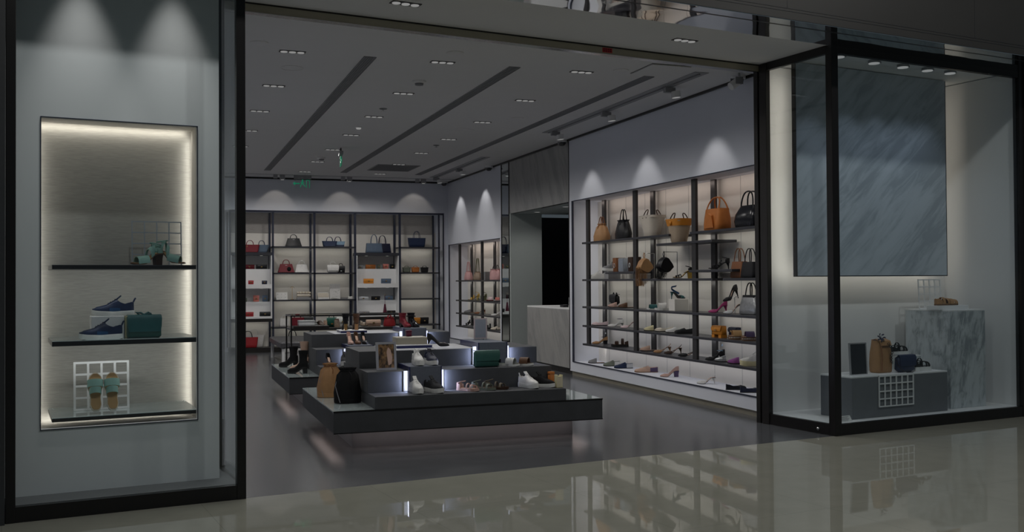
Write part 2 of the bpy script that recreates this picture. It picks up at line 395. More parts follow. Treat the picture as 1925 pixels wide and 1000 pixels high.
g = G(); [g.box(-.032 + .024*i, -.016 + .024*i, -.07 + .022*j, -.056 + .022*j, .040, .044) for i in range(3) for j in range(3)]
build('keypad', g, M('grey_plastic'), t)
for k, y in enumerate((16.7, 15.35)):
    t = thing('recess_downlight', ('round white downlight at the far end of the cash desk recess ceiling', 'round white downlight over the near end of the cash desk')[k], 'ceiling light', (6.36, y, 2.738), group='cash desk recess downlights')
    build('trim_ring', G().lathe([(.062, 0), (.062, -.006), (.05, -.006)], 20), M('white_paint'), t, smooth=True)
    build('lamp_disc', G().cyl(0, 0, -.007, -.004, .05, 20), LAMP, t)
spot('recess_lamp', (6.38, 16.3, 2.70), (0, .25, -1), 40, 130, .6, .05, NEUT)

# ---- mall side of the shopfront
bw = struct('wall_bulkhead', G().box(-4, 15, 6.415, 6.7, 3.735, 8), M('bulkhead_stone'), rz=A)
build('joint', G().box(-4, 15, 6.412, 6.4155, 3.802, 3.806).box(-4, 15, 6.412, 6.4155, 3.826, 3.829), M('slate'), bw)
g = G()
for s_ in (1.2, 3.6, 6.0, 8.4): g.box(s_, s_ + .004, 6.413, 6.4155, 3.83, 8)
build('panel_joint', g, M('slate'), bw)
# polished steel soffit that mirrors the shop
m_, nt_, b_, o_ = node_mat('polished_steel'); setp(b_, Metallic=1, Roughness=.03); b_.inputs['Base Color'].default_value = (.80, .82, .84, 1)
tc_ = nt_.nodes.new('ShaderNodeTexCoord'); n_ = nt_.nodes.new('ShaderNodeTexNoise'); n_.inputs['Scale'].default_value = 2.2; n_.inputs['Detail'].default_value = 1
bp_ = nt_.nodes.new('ShaderNodeBump'); bp_.inputs['Strength'].default_value = .25; bp_.inputs['Distance'].default_value = .02
nt_.links.new(tc_.outputs['Object'], n_.inputs['Vector']); nt_.links.new(n_.outputs['Fac'], bp_.inputs['Height']); nt_.links.new(bp_.outputs['Normal'], b_.inputs['Normal'])
sf = struct('ceiling_mirror', G().box(-4, 15, 6.42, 6.550, 3.728, 3.734).box(-4, 15, 6.580, 6.95, 3.728, 3.734), m_, rz=A)
build('groove', G().box(-4, 15, 6.55, 6.58, 3.729, 3.735), M('black_metal'), sf)
struct('wall_mall_left', G().box(-6, .018, 6.90, 7.2, 0, 3.728), M('slate'), rz=A)
struct('wall_mall_right', G().box(9.86, 15, 6.90, 7.2, 0, 3.728), M('slate'), rz=A)
# roller shutter beam over the entrance
bm = struct('trim_4', G().box(1.45, 7.15, 7.95, 8.01, 3.665, 3.728), M('beige_metal'), rz=A)
build('shadow_gap', G().box(1.45, 7.15, 7.945, 8.01, 3.728, 3.74), M('black_metal'), bm)
build('bottom_lip', G().box(1.45, 7.15, 7.945, 8.015, 3.658, 3.665), M('steel'), bm)
t = thing('warning_sticker', 'small red sticker on the beige beam above the entrance', 'sticker', F(5.155, 7.949, 3.70), A)
build('base', G().box(-.055, .055, -.002, 0, -.022, .022), M('red_sticker'), t)
g = G()
for j in range(2):
    for i in range(4): g.box(-.045 + i*.024, -.029 + i*.024, -.003, -.002, -.014 + j*.018, -.002 + j*.018)
build('printed_marks', g, M('wine'), t)

# ---- window 1: the narrow display window beside the entrance
w1 = thing('window_1', 'narrow black framed display window with a lit niche of shoes', 'window', (0, 0, 0), A, kind='structure')
BK = M('black_metal')
build('frame_post', G().box(.02, .078, 6.93, 6.985, 0, 4.48), BK, w1, bev=.003)
build('frame_post', G().box(1.443, 1.505, 6.93, 6.99, 0, 4.48), BK, w1, bev=.003)
build('frame_post', G().box(1.458, 1.512, 7.69, 7.75, 0, 4.48), M('dark_bronze'), w1, bev=.003)
build('bottom_rail', G().box(.078, 1.443, 6.935, 6.98, 0, .098), BK, w1)
build('bottom_rail', G().box(1.455, 1.50, 6.99, 7.69, 0, .098), BK, w1)
build('top_rail', G().box(.078, 1.443, 6.935, 6.98, 4.40, 4.48).box(1.455, 1.5, 6.99, 7.69, 4.40, 4.48), BK, w1)
build('sill', G().box(.02, 1.455, 6.98, 7.75, 0, .10), M('sill_grey'), w1)
build('glass_pane', G().box(.078, 1.443, 6.952, 6.962, .098, 4.40), GLASS, w1)
build('glass_pane', G().box(1.474, 1.484, 6.99, 7.69, .098, 4.40), GLASS, w1)
# display wall inside it, with the niche
s0, s1, z0, z1 = .232, 1.232, .53, 2.605
g = G().box(0, s0, 7.25, 7.29, .1, 4.48).box(s1, 1.385, 7.25, 7.29, .1, 4.48).box(s0, s1, 7.25, 7.29, z1, 4.48).box(s0, s1, 7.25, 7.29, .1, z0)
g.box(1.345, 1.385, 7.29, 7.95, .1, 4.48).box(0, 1.385, 7.95, 8.0, 0, 4.48).box(0, .02, 7.29, 7.95, .1, 4.48)
wd = struct('wall_display', g, M('white_paint'), rz=A)
build('niche_lining', G().box(.165, .175, 7.29, 7.94, z0 - .05, z1 + .06).box(1.30, 1.31, 7.29, 7.94, z0 - .05, z1 + .06).box(.165, 1.31, 7.29, 7.94, z1 + .06, z1 + .07).box(.165, 1.31, 7.29, 7.94, z0 - .06, z0 - .05), M('warm_white'), wd)
build('niche_back', G().box(.175, 1.30, 7.90, 7.94, z0 - .05, z1 + .06), M('linen_panel'), wd)
e = .006
build('niche_edging', G().box(s0 - e, s1 + e, 7.243, 7.256, z1, z1 + e).box(s0 - e, s1 + e, 7.243, 7.256, z0 - e, z0).box(s0 - e, s0, 7.243, 7.256, z0, z1).box(s1, s1 + e, 7.243, 7.256, z0, z1), M('blue_black'), wd)
# light strips hidden behind the niche edge
for sx, dx in ((.19, 1), (1.285, -1)):
    area('niche_strip_lamp', F(sx, 7.86, 1.57), F(dx*.75, .65), 2.05, .02, 7, (1, .92, .82), up=(0, 0, 1))
area('niche_strip_lamp', F(.73, 7.86, 2.65), Vector(F(0, .65)) + Vector((0, 0, -.75)), 1.05, .02, 4.5, (1, .90, .78), up=F(1, 0))
area('niche_strip_lamp', F(.73, 7.86, .50), Vector(F(0, .65)) + Vector((0, 0, .75)), 1.0, .02, 4, (1, .92, .82), up=F(1, 0))
for sx in (.467, 1.069):
    spot('window_lamp', F(sx, 7.03, 4.05), Vector(F(0, .02)) + Vector((0, 0, -1)), 300, 42, .9, .03, NEUT)
for zz in (2.60, 1.585, 1.065):  # added fill lamps, unseen, lift the dim middle of the niche
    area('niche_fill_lamp', F(.76, 7.48, zz), Vector(F(0, .75)) + Vector((0, 0, -.65 if zz < 2 else -1.3)), .9, .03, 5.5 if zz < 2 else 2, (1, .99, .95), up=F(1, 0))
# niche shelves
for i, (zt, zb) in enumerate(((1.619, 1.594), (1.106, 1.074), (.590, .566))):
    t = thing('niche_shelf', ('dark shelf at the top of the narrow window niche holding strappy heels', 'dark shelf in the middle of the niche holding navy sneakers', 'dark lowest shelf of the niche holding a pair of slides')[i], 'shelf', F(.30, 7.30, zb), A, 'niche shelves')
    build('board', G().box(0, .95, .012, .60, 0, zt - zb), M('shelf_dark'), t)
    build('front_edge', G().box(0, .95, 0, .012, 0, zt - zb), M('black_metal'), t)
    build('glass_top', G().box(0, .95, .0, .60, zt - zb, zt - zb + .004), M('pale_glass') if i else M('shelf_dark'), t)

# ---- window 2: the wide corner window
w2 = thing('window_2', 'wide black framed corner display window with hanging marble slab', 'window', (0, 0, 0), A, kind='structure')
build('frame_post', G().box(7.03, 7.115, 6.93, 7.01, 0, 3.735), BK, w2, bev=.003)
build('frame_post', G().box(9.775, 9.862, 6.93, 7.01, 0, 3.735), BK, w2, bev=.003)
build('frame_post', G().box(7.02, 7.075, 7.83, 7.935, 0, 3.735), M('dark_bronze'), w2, bev=.003)
build('frame_post', G().box(7.02, 7.06, 7.96, 8.02, 0, 3.735), M('dark_bronze'), w2, bev=.003)
build('bottom_rail', G().box(7.115, 9.775, 6.935, 6.985, 0, .108), BK, w2)
build('bottom_rail', G().box(7.03, 7.075, 7.01, 7.83, 0, .108), BK, w2)
build('top_rail', G().box(7.115, 9.775, 6.935, 6.985, 3.66, 3.74), BK, w2)
build('top_rail', G().box(7.03, 7.075, 7.01, 7.83, 3.66, 3.74), BK, w2)
build('sill', G().box(7.075, 9.80, 6.985, 7.95, 0, .105), M('white_paint'), w2)
build('glass_pane', G().box(7.115, 9.775, 6.953, 6.965, .108, 3.66), GLASS, w2)
build('glass_pane', G().box(7.047, 7.057, 7.01, 7.83, .108, 3.66), GLASS, w2)
g = G().ball((7.026, 7.145, .047), .017); build('floor_lock', g, M('steel'), w2, smooth=True)
struct('wall_window', G().box(7.075, 9.86, 7.93, 8.0, .0, 3.73).box(9.80, 9.86, 7.0, 7.93, .0, 3.73), M('white_paint'), rz=A)
struct('ceiling_window', G().box(-.02, 1.52, 6.90, 6.94, 3.735, 4.52).box(-.02, 1.52, 6.94, 8.02, 4.48, 4.52).box(7.03, 9.86, 6.97, 8.0, 3.74, 3.78), M('white_paint'), rz=A)
t = thing('marble_slab', 'large blue grey veined marble slab hanging in the corner window', 'panel', F(7.26, 7.65, 1.53), A)
build('face', G().box(0, 2.235, 0, .045, 0, 2.20), M('marble_blue'), t)
build('edge_strip', G().box(-.012, 0, 0, .05, -.01, 2.20).box(2.235, 2.247, 0, .05, -.01, 2.2).box(0, 2.235, 0, .05, -.01, 0), M('dark_bronze'), t)
build('hanger', G().box(.2, .26, .045, .27, 1.6, 1.66).box(1.9, 1.96, .045, .27, 1.6, 1.66).box(.2, .26, .045, .27, .4, .46).box(1.9, 1.96, .045, .27, .4, .46), M('steel'), t)
# halo strips behind the slab
area('halo_lamp', F(7.30, 7.72, 2.6), Vector(F(-.30, .8)), 2.1, .03, 9, WARM, up=(0, 0, 1))
area('halo_lamp', F(9.45, 7.72, 2.6), Vector(F(.30, .8)), 2.1, .03, 7, (1, .86, .70), up=(0, 0, 1))
area('halo_lamp', F(8.38, 7.72, 1.58), Vector(F(0, .8)) + Vector((0, 0, -.35)), 2.2, .03, 6, WARM, up=F(1, 0))
for k, (s_, t_) in enumerate(((7.425, 7.19), (7.969, 7.24), (8.399, 7.25), (8.771, 7.25), (9.111, 7.24))):
    lab = ('first ceiling spotlight beside the corner post of the wide window', 'second ceiling spotlight from the corner post of the wide window', 'middle ceiling spotlight of the wide window', 'fourth ceiling spotlight from the corner post of the wide window', 'ceiling spotlight beyond the marble slab in the wide window')[k]
    t = thing('window_spotlight', lab, 'spotlight', F(s_, t_ + .03, 3.74), A, 'window spotlights')
    build('can', G().lathe([(.012, 0), (.06, -.001), (.06, -.028), (.056, -.028)], 18), M('grey_plastic'), t, smooth=True)
    build('bracket', G().box(.02, .09, -.012, .012, -.02, 0), M('grey_plastic'), t)
    build('lamp_disc', G().cyl(0, 0, -.034, -.026, .055, 18), LAMP, t)
    spot('window_lamp', F(s_, t_, 3.655), Vector(F(0, .14)) + Vector((0, 0, -1)), 27, 78, .8, .03, COOL)
spot('window_lamp', F(7.75, 7.05, 3.6), Vector(F(.0, .6)) + Vector((0, 0, -1.3)), 10, 30, .6, .03, NEUT)

# ================================================================ CEILING FITTINGS
ORD = ['first', 'second', 'third', 'fourth', 'fifth', 'sixth', 'seventh']
proto = None
ROWS = ('row nearest the narrow window', 'centre row', 'row nearest the long shoe niche')
def make_triple(loc, label, group, rz=0):
    t = thing('recessed_downlight', label, 'ceiling light', loc, rz, group)
    build('housing', G().box(-.125, .125, -.043, .043, -.006, 0), M('black_metal'), t)
    for i in (-1, 0, 1):
        build('lamp_disc', G().cyl(i*.08, 0, -.010, -.005, .034, 18), LAMP, t)
    return t
i = 0
for r in range(3):
    for k in range(7 if r else 5):
        x, y = DOWN[r*7 + k]
        lab = 'triple recessed downlight, %s from the entrance in the %s' % (ORD[k], ROWS[r])
        if proto is None: proto = make_triple((x, y, 3.73), lab, 'triple downlights in the shop ceiling')
        else: copy_tree(proto, (x, y, 3.73), 0, lab)
for k, (s_, t_) in enumerate(SOFFIT):
    make_triple(F(s_, t_, 3.74), ('triple downlight in the entrance soffit towards the narrow window', 'triple downlight in the entrance soffit towards the corner window')[k], 'entrance soffit downlights', A)
for k, x in enumerate((1.86, 3.382, 4.945)):
    t = thing('slot_diffuser', ('long grey slot diffuser in the ceiling nearest the narrow window', 'long grey slot diffuser along the middle of the ceiling', 'long grey slot diffuser nearest the shoe niche wall')[k], 'air vent', (x, 9.67, 3.73), group='ceiling slot diffusers')
    build('backing', G().box(0, .125, 0, 10.5, -.004, 0), M('vent_dark'), t)
    g = G()
    for j in range(6): g.box(j*.0235, j*.0235 + .0075, 0, 10.5, -.010, -.004)
    build('slats', g, M('grey_leather'), t)
for k, (y0, y1, sp) in enumerate(((9.31, 13.87, (13.64, 11.85, 10.11)), (16.9, 20.6, (20.5, 18.75)))):
    t = thing('track_channel', ('grey lighting channel in the ceiling in front of the long shoe niche', 'grey lighting channel in the ceiling in front of the small shoe niche')[k], 'light track', (5.37, y0, 3.73), group='ceiling lighting channels')
    build('channel', G().box(0, .17, 0, y1 - y0, -.006, 0), M('grey_plastic'), t)
    build('rail', G().box(.075, .095, .05, y1 - y0 - .05, -.016, -.006), M('grey_leather'), t)
    for j, y in enumerate(sp):
        lab = (('track spotlight over the far end of the long shoe niche', 'track spotlight over the middle of the long shoe niche', 'track spotlight over the near end of the long shoe niche'), ('track spotlight beside the back wall corner', 'track spotlight over the small niche by the mirror'))[k][j]
        s = thing('track_spotlight', lab, 'spotlight', (5.53, y, 3.73), group='track spotlights')
        build('adapter', G().box(-.10, .03, -.03, .03, -.075, -.016), M('grey_plastic'), s, bev=.004)
        g = G().lathe([(.01, .03), (.055, .025), (.055, -.045), (.048, -.047)], 18).tf(Matrix.Translation((.03, -.03, -.085)) @ Matrix.Rotation(-.12, 4, 'Y'))
        build('head', g, M('ceiling_paint'), s, smooth=True)
        g = G().cyl(0, 0, -.050, -.042, .047, 18).tf(Matrix.Translation((.03, -.03, -.085)) @ Matrix.Rotation(-.12, 4, 'Y'))
        build('lamp_disc', g, LAMP, s)
for k, x in enumerate((2.226, 3.63, 5.25)):
    s = thing('cove_spotlight', ('twin spotlight box above the back shelves beside the exit sign', 'twin spotlight box above the middle of the back shelves', 'twin spotlight box above the back shelf by the corner')[k], 'spotlight', (x, 20.95, 3.73), group='cove spotlights over the back shelves')
    build('box', G().box(-.10, -.02, -.03, .05, -.075, 0).box(.03, .13, -.03, .05, -.10, 0), M('grey_plastic'), s, bev=.004)
    build('lamp_disc', G().cyl(.08, .01, -.104, -.10, .035, 14), LAMP, s)
# small round ceiling fittings
def dome(name, label, cat, x, y, prof, m, group=None, extra=None):
    t = thing(name, label, cat, (x, y, 3.73), group=group)
    build('base_plate', G().lathe(prof, 20), m, t, smooth=True)
    if extra: build(extra[0], G().lathe(extra[1], 16), extra[2], t, smooth=True)
    return t
FLAT = [(.085, 0), (.085, -.008), (.07, -.014), (.0, -.016)]
SMK = [(.075, 0), (.075, -.018), (.06, -.03)]
CP = M('ceiling_paint')
dome('ceiling_speaker', 'flat round ceiling speaker just inside the beam near the narrow window', 'speaker', .83, 9.42, FLAT, CP)
dome('ceiling_speaker', 'flat round ceiling speaker beside the centre row of downlights at the entrance', 'speaker', 2.675, 9.25, FLAT, CP)
dome('ceiling_speaker', 'flat round ceiling speaker next to the square access panel', 'speaker', 4.58, 9.49, FLAT, CP)
dome('ceiling_speaker', 'flat round ceiling speaker halfway along the row by the shoe niche', 'speaker', 4.57, 12.73, FLAT, CP)
dome('smoke_detector', 'dark round smoke detector between the first two centre downlights', 'smoke detector', 2.672, 10.68, SMK, CP, None, ('sensor', [(.05, -.03), (.045, -.05), (.0, -.055)], M('grey_leather')))
dome('smoke_detector', 'round smoke detector near the hanging green exit plate', 'smoke detector', 2.65, 17.83, SMK, CP, None, ('sensor', [(.05, -.03), (.045, -.05), (.0, -.055)], M('grey_leather')))
dome('sprinkler_head', 'small ceiling sprinkler beside the third centre downlight', 'sprinkler', 2.66, 12.55, [(.05, 0), (.05, -.006), (.03, -.01)], M('vent_dark'), None, ('nozzle', [(.012, -.01), (.012, -.03), (.028, -.034), (0, -.036)], M('steel')))
dome('sprinkler_head', 'small ceiling sprinkler in the row near the shoe niche', 'sprinkler', 4.206, 15.68, [(.05, 0), (.05, -.006), (.03, -.01)], M('vent_dark'), None, ('nozzle', [(.012, -.01), (.012, -.03), (.028, -.034), (0, -.036)], M('steel')))
dome('motion_sensor', 'small sensor with a bright lens in the middle of the ceiling', 'sensor', 2.636, 14.14, [(.05, 0), (.05, -.015)], CP, None, ('lens', [(.04, -.015), (.03, -.035), (0, -.04)], LAMP))
dome('round_vent', 'wide flat round air vent near the long niche row of downlights', 'air vent', 4.166, 14.0, [(.17, 0), (.17, -.006), (.12, -.009), (.11, -.004), (0, -.006)], M('ceiling_paint'))
t = thing('curved_hatch', 'faint round hatch behind the first downlight near the narrow window', 'hatch', (1.25, 10.44, 3.73))
build('rim', G().lathe([(.12, 0), (.12, -.004), (.11, -.004), (.11, 0)], 24), CP, t, smooth=True)
build('cover', G().cyl(0, 0, -.002, 0, .108, 24), CP, t)
for k, (x, y, lb) in enumerate(((5.93, 9.36, 'black dome camera at the top of the niche wall nearest the entrance'), (5.95, 14.5, 'black dome camera where the marble portal meets the long niche wall'), (5.93, 18.2, 'black dome camera above the small shoe niche by the mirror'), (5.90, 21.35, 'black dome camera in the far ceiling corner'))):
    dome('dome_camera', lb, 'security camera', x, y, [(.085, 0), (.085, -.035), (.075, -.04)], M('ceiling_paint'), 'dome cameras', ('lens_dome', [(.068, -.04), (.062, -.07), (.04, -.095), (0, -.103)], M('camera_black')))
s = thing('wall_spotlight', 'grey cylinder spotlight hanging beside the dome camera at the entrance', 'spotlight', (5.86, 9.22, 3.73))
build('stem', G().tube([(0, 0, 0), (0, 0, -.06)], .012), M('grey_plastic'), s)
g = G().lathe([(.0, .07), (.045, .07), (.045, -.07), (.038, -.07)], 18).tf(Matrix.Translation((-.05, 0, -.115)) @ Matrix.Rotation(.95, 4, 'Y'))
build('head', g, M('ceiling_paint'), s, smooth=True)
build('yoke', G().box(-.075, .015, -.055, -.05, -.13, -.055).box(-.075, .015, .05, .055, -.13, -.055).box(-.02, .015, -.055, .055, -.06, -.052), M('grey_leather'), s)
t = thing('vent_grille', 'dark square air grille in the ceiling near the back wall', 'air vent', (3.84, 18.56, 3.73))
build('backing', G().box(0, .80, 0, 1.0, -.003, 0), M('vent_dark'), t)
g = G()
for j in range(14): g.box(.01, .79, .02 + j*.07, .045 + j*.07, -.009, -.003)
build('slats', g, M('grey_leather'), t)
build('frame', G().box(-.02, 0, -.02, 1.02, -.01, 0).box(.8, .82, -.02, 1.02, -.01, 0).box(0, .8, -.02, 0, -.01, 0).box(0, .8, 1.0, 1.02, -.01, 0), M('grey_plastic'), t)
t = thing('access_panel', 'square white access panel slightly ajar in the ceiling near the entrance', 'hatch', (4.74, 9.08, 3.73))
build('gap_frame', G().box(0, .46, 0, .01, -.004, 0).box(0, .01, 0, .52, -.003, 0), M('black_metal'), t)
build('panel', G().box(.012, .46, .012, .52, -.012, -.002), CP, t)
# exit signs
def exit_sign(label, loc, rz, w, h, drop, faint=0):
    t = thing('exit_sign', label, 'exit sign', loc, rz)
    build('housing', G().box(-w/2, w/2, -.03, .03, -drop, 0), M('grey_plastic'), t, bev=.004)
    build('clear_plate', G().box(-w/2 + .01, w/2 - .01, -.004, .004, -drop - h, -drop), CLEAR, t)
    g = G(); z = -drop - h*.5; y0, y1 = -.008, .008
    g.box(-.17, -.06, y0, y1, z - .012, z + .012)                                  # arrow
    g.loft([[(-.20, y0, z), (-.155, y0, z + .045), (-.155, y0, z - .045)], [(-.20, y1, z), (-.155, y1, z + .045), (-.155, y1, z - .045)]])
    build('arrow', g, GREEN, t)
    g = G(); g.cyl(0, 0, 0, .016, .018, 10).tf(Matrix.Translation((.0, .008, z + .07)) @ Matrix.Rotation(PI/2, 4, 'X'))
    for a, b_, r in (((0, 0, z + .05), (-.01, 0, z - .005), .016), ((-.01, 0, z), (-.045, 0, z - .04), .010), ((-.045, 0, z - .04), (-.04, 0, z - .08), .009), ((-.01, 0, z), (.03, 0, z - .03), .010), ((.03, 0, z - .03), (.06, 0, z - .065), .009), ((0, 0, z + .04), (-.045, 0, z + .015), .008), ((0, 0, z + .04), (.04, 0, z + .01), .008)):
        g.tube([a, b_], r, 6)
    build('running_man', g, GREEN, t)
    g = G().box(.075, .088, y0, y1, z - .085, z + .08).box(.075, .15, y0, y1, z + .068, z + .08).box(.138, .15, y0, y1, z - .085, z + .08)
    build('doorway', g, GREEN, t)
    return t
exit_sign('green running man exit sign over the back wall shelves', (2.72, 20.95, 3.73), 0, .36, .20, .075)
t = exit_sign('green exit plate seen edge-on hanging in mid ceiling', (2.77, 16.46, 3.66), PI/2 - .10, .36, .20, .05)
build('rod', G().tube([(0, 0, 0), (0, 0, .07)], .012), M('black_metal'), t)

# ================================================================ SHELVING
SD = M('shelf_dark'); PD = M('post_dark')
def slab(t, x0, x1, y0, y1, zc, th=.03, name='shelf'):
    build(name, G().box(x0, x1, y0, y1, zc - th/2, zc + th/2), SD, t, bev=.002)
t = thing('wall_shelving', 'long dark metal shelving rack in the lit niche full of bags and shoes', 'shelving', (6.04, 9.0, .225))
ox, oy, oz = 6.04, 9.0, .225
for y in (13.868, 12.257, 10.645):
    for x0, x1 in ((6.10, 6.135), (6.37, 6.405)):
        build('post', G().box(x0 - ox, x1 - ox, y - .05 - oy, y + .05 - oy, .49 - oz, 2.73 - oz), PD, t, bev=.002)
for y0, y1, z in ((11.26, 14.05, 2.068), (10.2, 11.6, 1.955), (9.01, 10.72, 2.068), (12.26, 13.2, 1.60), (9.77, 10.75, 1.60), (10.2, 14.05, 1.497), (9.01, 9.97, 1.497), (9.01, 14.05, 1.08), (9.01, 14.05, .79), (9.01, 14.05, .507)):
    slab(t, 6.09 - ox, 6.43 - ox, y0 - oy, y1 - oy, z - oz)
t = thing('wall_shelving', 'smaller dark shelving rack in the lit niche beside the mirror', 'shelving', (6.04, 17.86, .225))
oy = 17.86
for y in (20.85, 19.23):
    for x0, x1 in ((6.10, 6.135), (6.37, 6.405)):
        build('post', G().box(x0 - ox, x1 - ox, y - .05 - oy, y + .05 - oy, .49 - oz, 2.30 - oz), PD, t, bev=.002)
for z in (1.495, 1.065, .783, .50):
    slab(t, 6.09 - ox, 6.43 - ox, 17.87 - oy, 21.1 - oy, z - oz)
# back wall shelving
B0 = 21.54
t = thing('back_shelving', 'tall dark framed shelving unit covering the back wall', 'shelving', (1.27, B0, 0)); bx = 1.27
BB = M('blue_black')
ups = ((1.27, 1.30), (2.15, 2.19), (3.025, 3.07), (3.905, 3.955), (4.905, 4.955), (5.815, 5.85))
for x0, x1 in ups:
    build('upright', G().box(x0 - bx, x1 - bx, 0, .03, .1, 3.0), BB, t)
    build('upright', G().box(x0 - bx - .03, x1 - bx - .03, .40, .43, .1, 3.0), BB, t)
build('top_rail', G().box(0, 4.675, -.01, .03, 2.985, 3.025), BB, t)
build('side_rail', G().box(4.655, 4.675, -.01, .03, .0, 3.0), BB, t)
build('base', G().box(0, 4.6, .0, .46, .0, .10), M('dark_bronze'), t)
for x0, x1 in ((2.19, 3.025), (3.07, 3.905), (4.955, 5.815)):
    for z in (2.245, 1.678, 1.097, .515):
        build('shelf', G().box(x0 - bx - .04, x1 - bx + .04, .0, .42, z - .015, z + .015), SD, t)
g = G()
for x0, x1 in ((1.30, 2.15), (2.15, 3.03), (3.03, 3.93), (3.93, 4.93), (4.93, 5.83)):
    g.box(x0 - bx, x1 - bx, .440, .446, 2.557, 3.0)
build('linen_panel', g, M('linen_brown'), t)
build('back_panel', G().box(0, 4.6, .446, .452, .1, 2.6), M('warm_white'), t)
# the two fitted display boxes
for k, (x0, x1) in enumerate(((1.30, 2.15), (3.96, 4.905))):
    t = thing('display_cabinet', ('white stepped display cabinet of small red and black goods by the entrance post', 'white stepped display cabinet of small goods below the two tall totes')[k], 'cabinet', (x0, B0, .65), group='stepped display cabinets'); w_ = x1 - x0
    build('top_board', G().box(0, w_, .0, .43, 1.415, 1.478), SD, t)
    build('bottom_board', G().box(0, w_, .0, .43, 0, .07), M('dark_bronze'), t)
    build('side_panel', G().box(0, .02, .0, .43, .07, 1.415), M('white_paint'), t)
    build('side_panel', G().box(w_ - .02, w_, .0, .43, .07, 1.415), M('white_paint'), t)
    build('rear_panel', G().box(.02, w_ - .02, .42, .43, .07, 1.415), M('white_paint'), t)
    build('mid_shelf', G().box(.02, w_ - .02, .0, .42, .71, .80), M('white_paint'), t)
    build('lower_shelf', G().box(.02, w_ - .02, .0, .42, .07, .115), M('white_paint'), t)
    build('step', G().box(.02, w_ - .02, .22, .42, .80, 1.125), M('white_paint'), t)
    build('step', G().box(.02, w_ - .02, .22, .42, .115, .425), M('white_paint'), t)
    g = G()
    for dx in (.25, .75):
        for z in (1.413, .708): g.cyl(w_*dx, .12, z - .006, z, .03, 12)
    build('lamp_disc', g, LAMP, t)
    for dx in (.25, .75):
        for z in (1.40, .695): spot('cabinet_lamp', (x0 + w_*dx, B0 + .13, .65 + z), (0, .28, -1), 3.2, 95, .7, .02, (.93, .96, 1))
for x0, x1 in ((2.19, 3.905), (4.955, 5.815)):
    for z, p in ((2.20, 4.2), (1.64, 4.2), (1.06, 4.2), (.48, 2.6)):
        area('shelf_strip_lamp', ((x0 + x1)/2, B0 + .30, z), (0, .5, -.9), x1 - x0 - .1, .03, 0.7*p*(x1 - x0)/1.7, (1, .97, .88), up=(1, 0, 0))
area('shelf_strip_lamp', (3.58, B0 + .10, 2.965), (0, .5, -.85), 4.4, .03, 5, (1, .94, .86), up=(1, 0, 0))  # added strip below the top rail, brightens the upper bays
area('shelf_strip_lamp', (1.72, B0 + .30, .62), (0, .5, -.9), .8, .03, 1.2, (1, .97, .88), up=(1, 0, 0))

# ================================================================ DISPLAY ISLANDS
def island(Y, label):
    t = thing('display_island', label, 'display platform', (1.386, Y, 0), group='stepped display islands'); x = lambda v: v - 1.386
    CN = M('concrete')
    build('slab', G().box(0, 2.571, 0, 2.065, .168, .352), CN, t, bev=.003)
    build('edge_trim', G().box(-.002, 2.573, -.004, .01, .352, .364).box(-.002, 2.573, -.004, .01, .164, .172), M('black_metal'), t)
    build('glass_top', G().box(0, 2.571, .0, 2.065, .352, .363), M('pale_glass'), t)
    build('plinth', G().box(.209, 2.364, .257, 1.82, 0, .166), M('concrete_light'), t)
    build('tier', G().box(x(1.752), x(3.582), .0, 1.70, .363, .474), CN, t, bev=.003)
    X0, X1, Y2 = x(1.748), x(3.562), .33
    build('tier', G().box(X0, X1, Y2, 1.6, .474, .664), CN, t, bev=.003)
    Y3 = .73
    build('tier', G().box(X0, X1, Y3, 1.5, .664, .8275), CN, t, bev=.003)
    bf = M('box_felt')
    for x0, x1, y0, y1, z0, z1 in ((x(2.14), x(2.434), Y2 - .045, .82, .474, .706), (x(2.934), x(3.223), Y3 - .045, 1.31, .664, .885)):
        b = build('display_box', G().box(x0, x1, y0, y1, z0, z1), bf, t, bev=.002)
        build('edge_trim', G().box(x0 - .012, x0, y0 - .004, y1, z0, z1).box(x1, x1 + .008, y0 - .004, y0 + .02, z0, z1), M('navy_trim'), b)
        for p0, p1 in ((x0 - .055, x0 - .012), (x1 + .008, x1 + .035)):
            build('led_wash', G().box(p0, p1, y0 + .035, y0 + .043, z0 + .004, z1 - .04), LED_WASH, b)  # self-lit strip stands for the white wash of light on the tier face
        for sx, xx in ((-1, x0 - .02), (1, x1 + .015)):
            area('island_strip_lamp', (1.386 + xx, Y + y0 + .015, (z0 + z1)/2 - .01), (sx, .18, 0), .19, .02, 6.0, (.60, .68, 1), up=(0, 0, 1))
    build('led_wash', G().box(x(2.05), x(2.90), Y3 + .005, Y3 + .76, .8275, .8315), LED_WASH, t)  # self-lit sheet stands for the light falling on the tier top
    area('island_strip_lamp', (2.4, Y + 1.0, .86), (.2, -.8, .1), .8, .02, .5, (.75, .8, 1), up=(1, 0, 0))
    for d, lx, ly, up, L in (((0, .3, -1), 2.67, Y + .16, (1, 0, 0), 2.2), ((.3, 0, -1), 1.50, Y + 1.0, (0, 1, 0), 1.5), ((-.3, 0, -1), 3.845, Y + 1.0, (0, 1, 0), 1.5)):
        area('plinth_strip_lamp', (lx, ly, .155), d, L, .2, (6 if L > 2 else 3)*L/2, (1, .80, .74), up=up)
    return t
I1, I2 = 8.66, 11.91
island(I1, 'stepped dark grey display island nearest the entrance with sneakers and sandals')
island(I2, 'second stepped grey display island behind the first with boots and pumps')
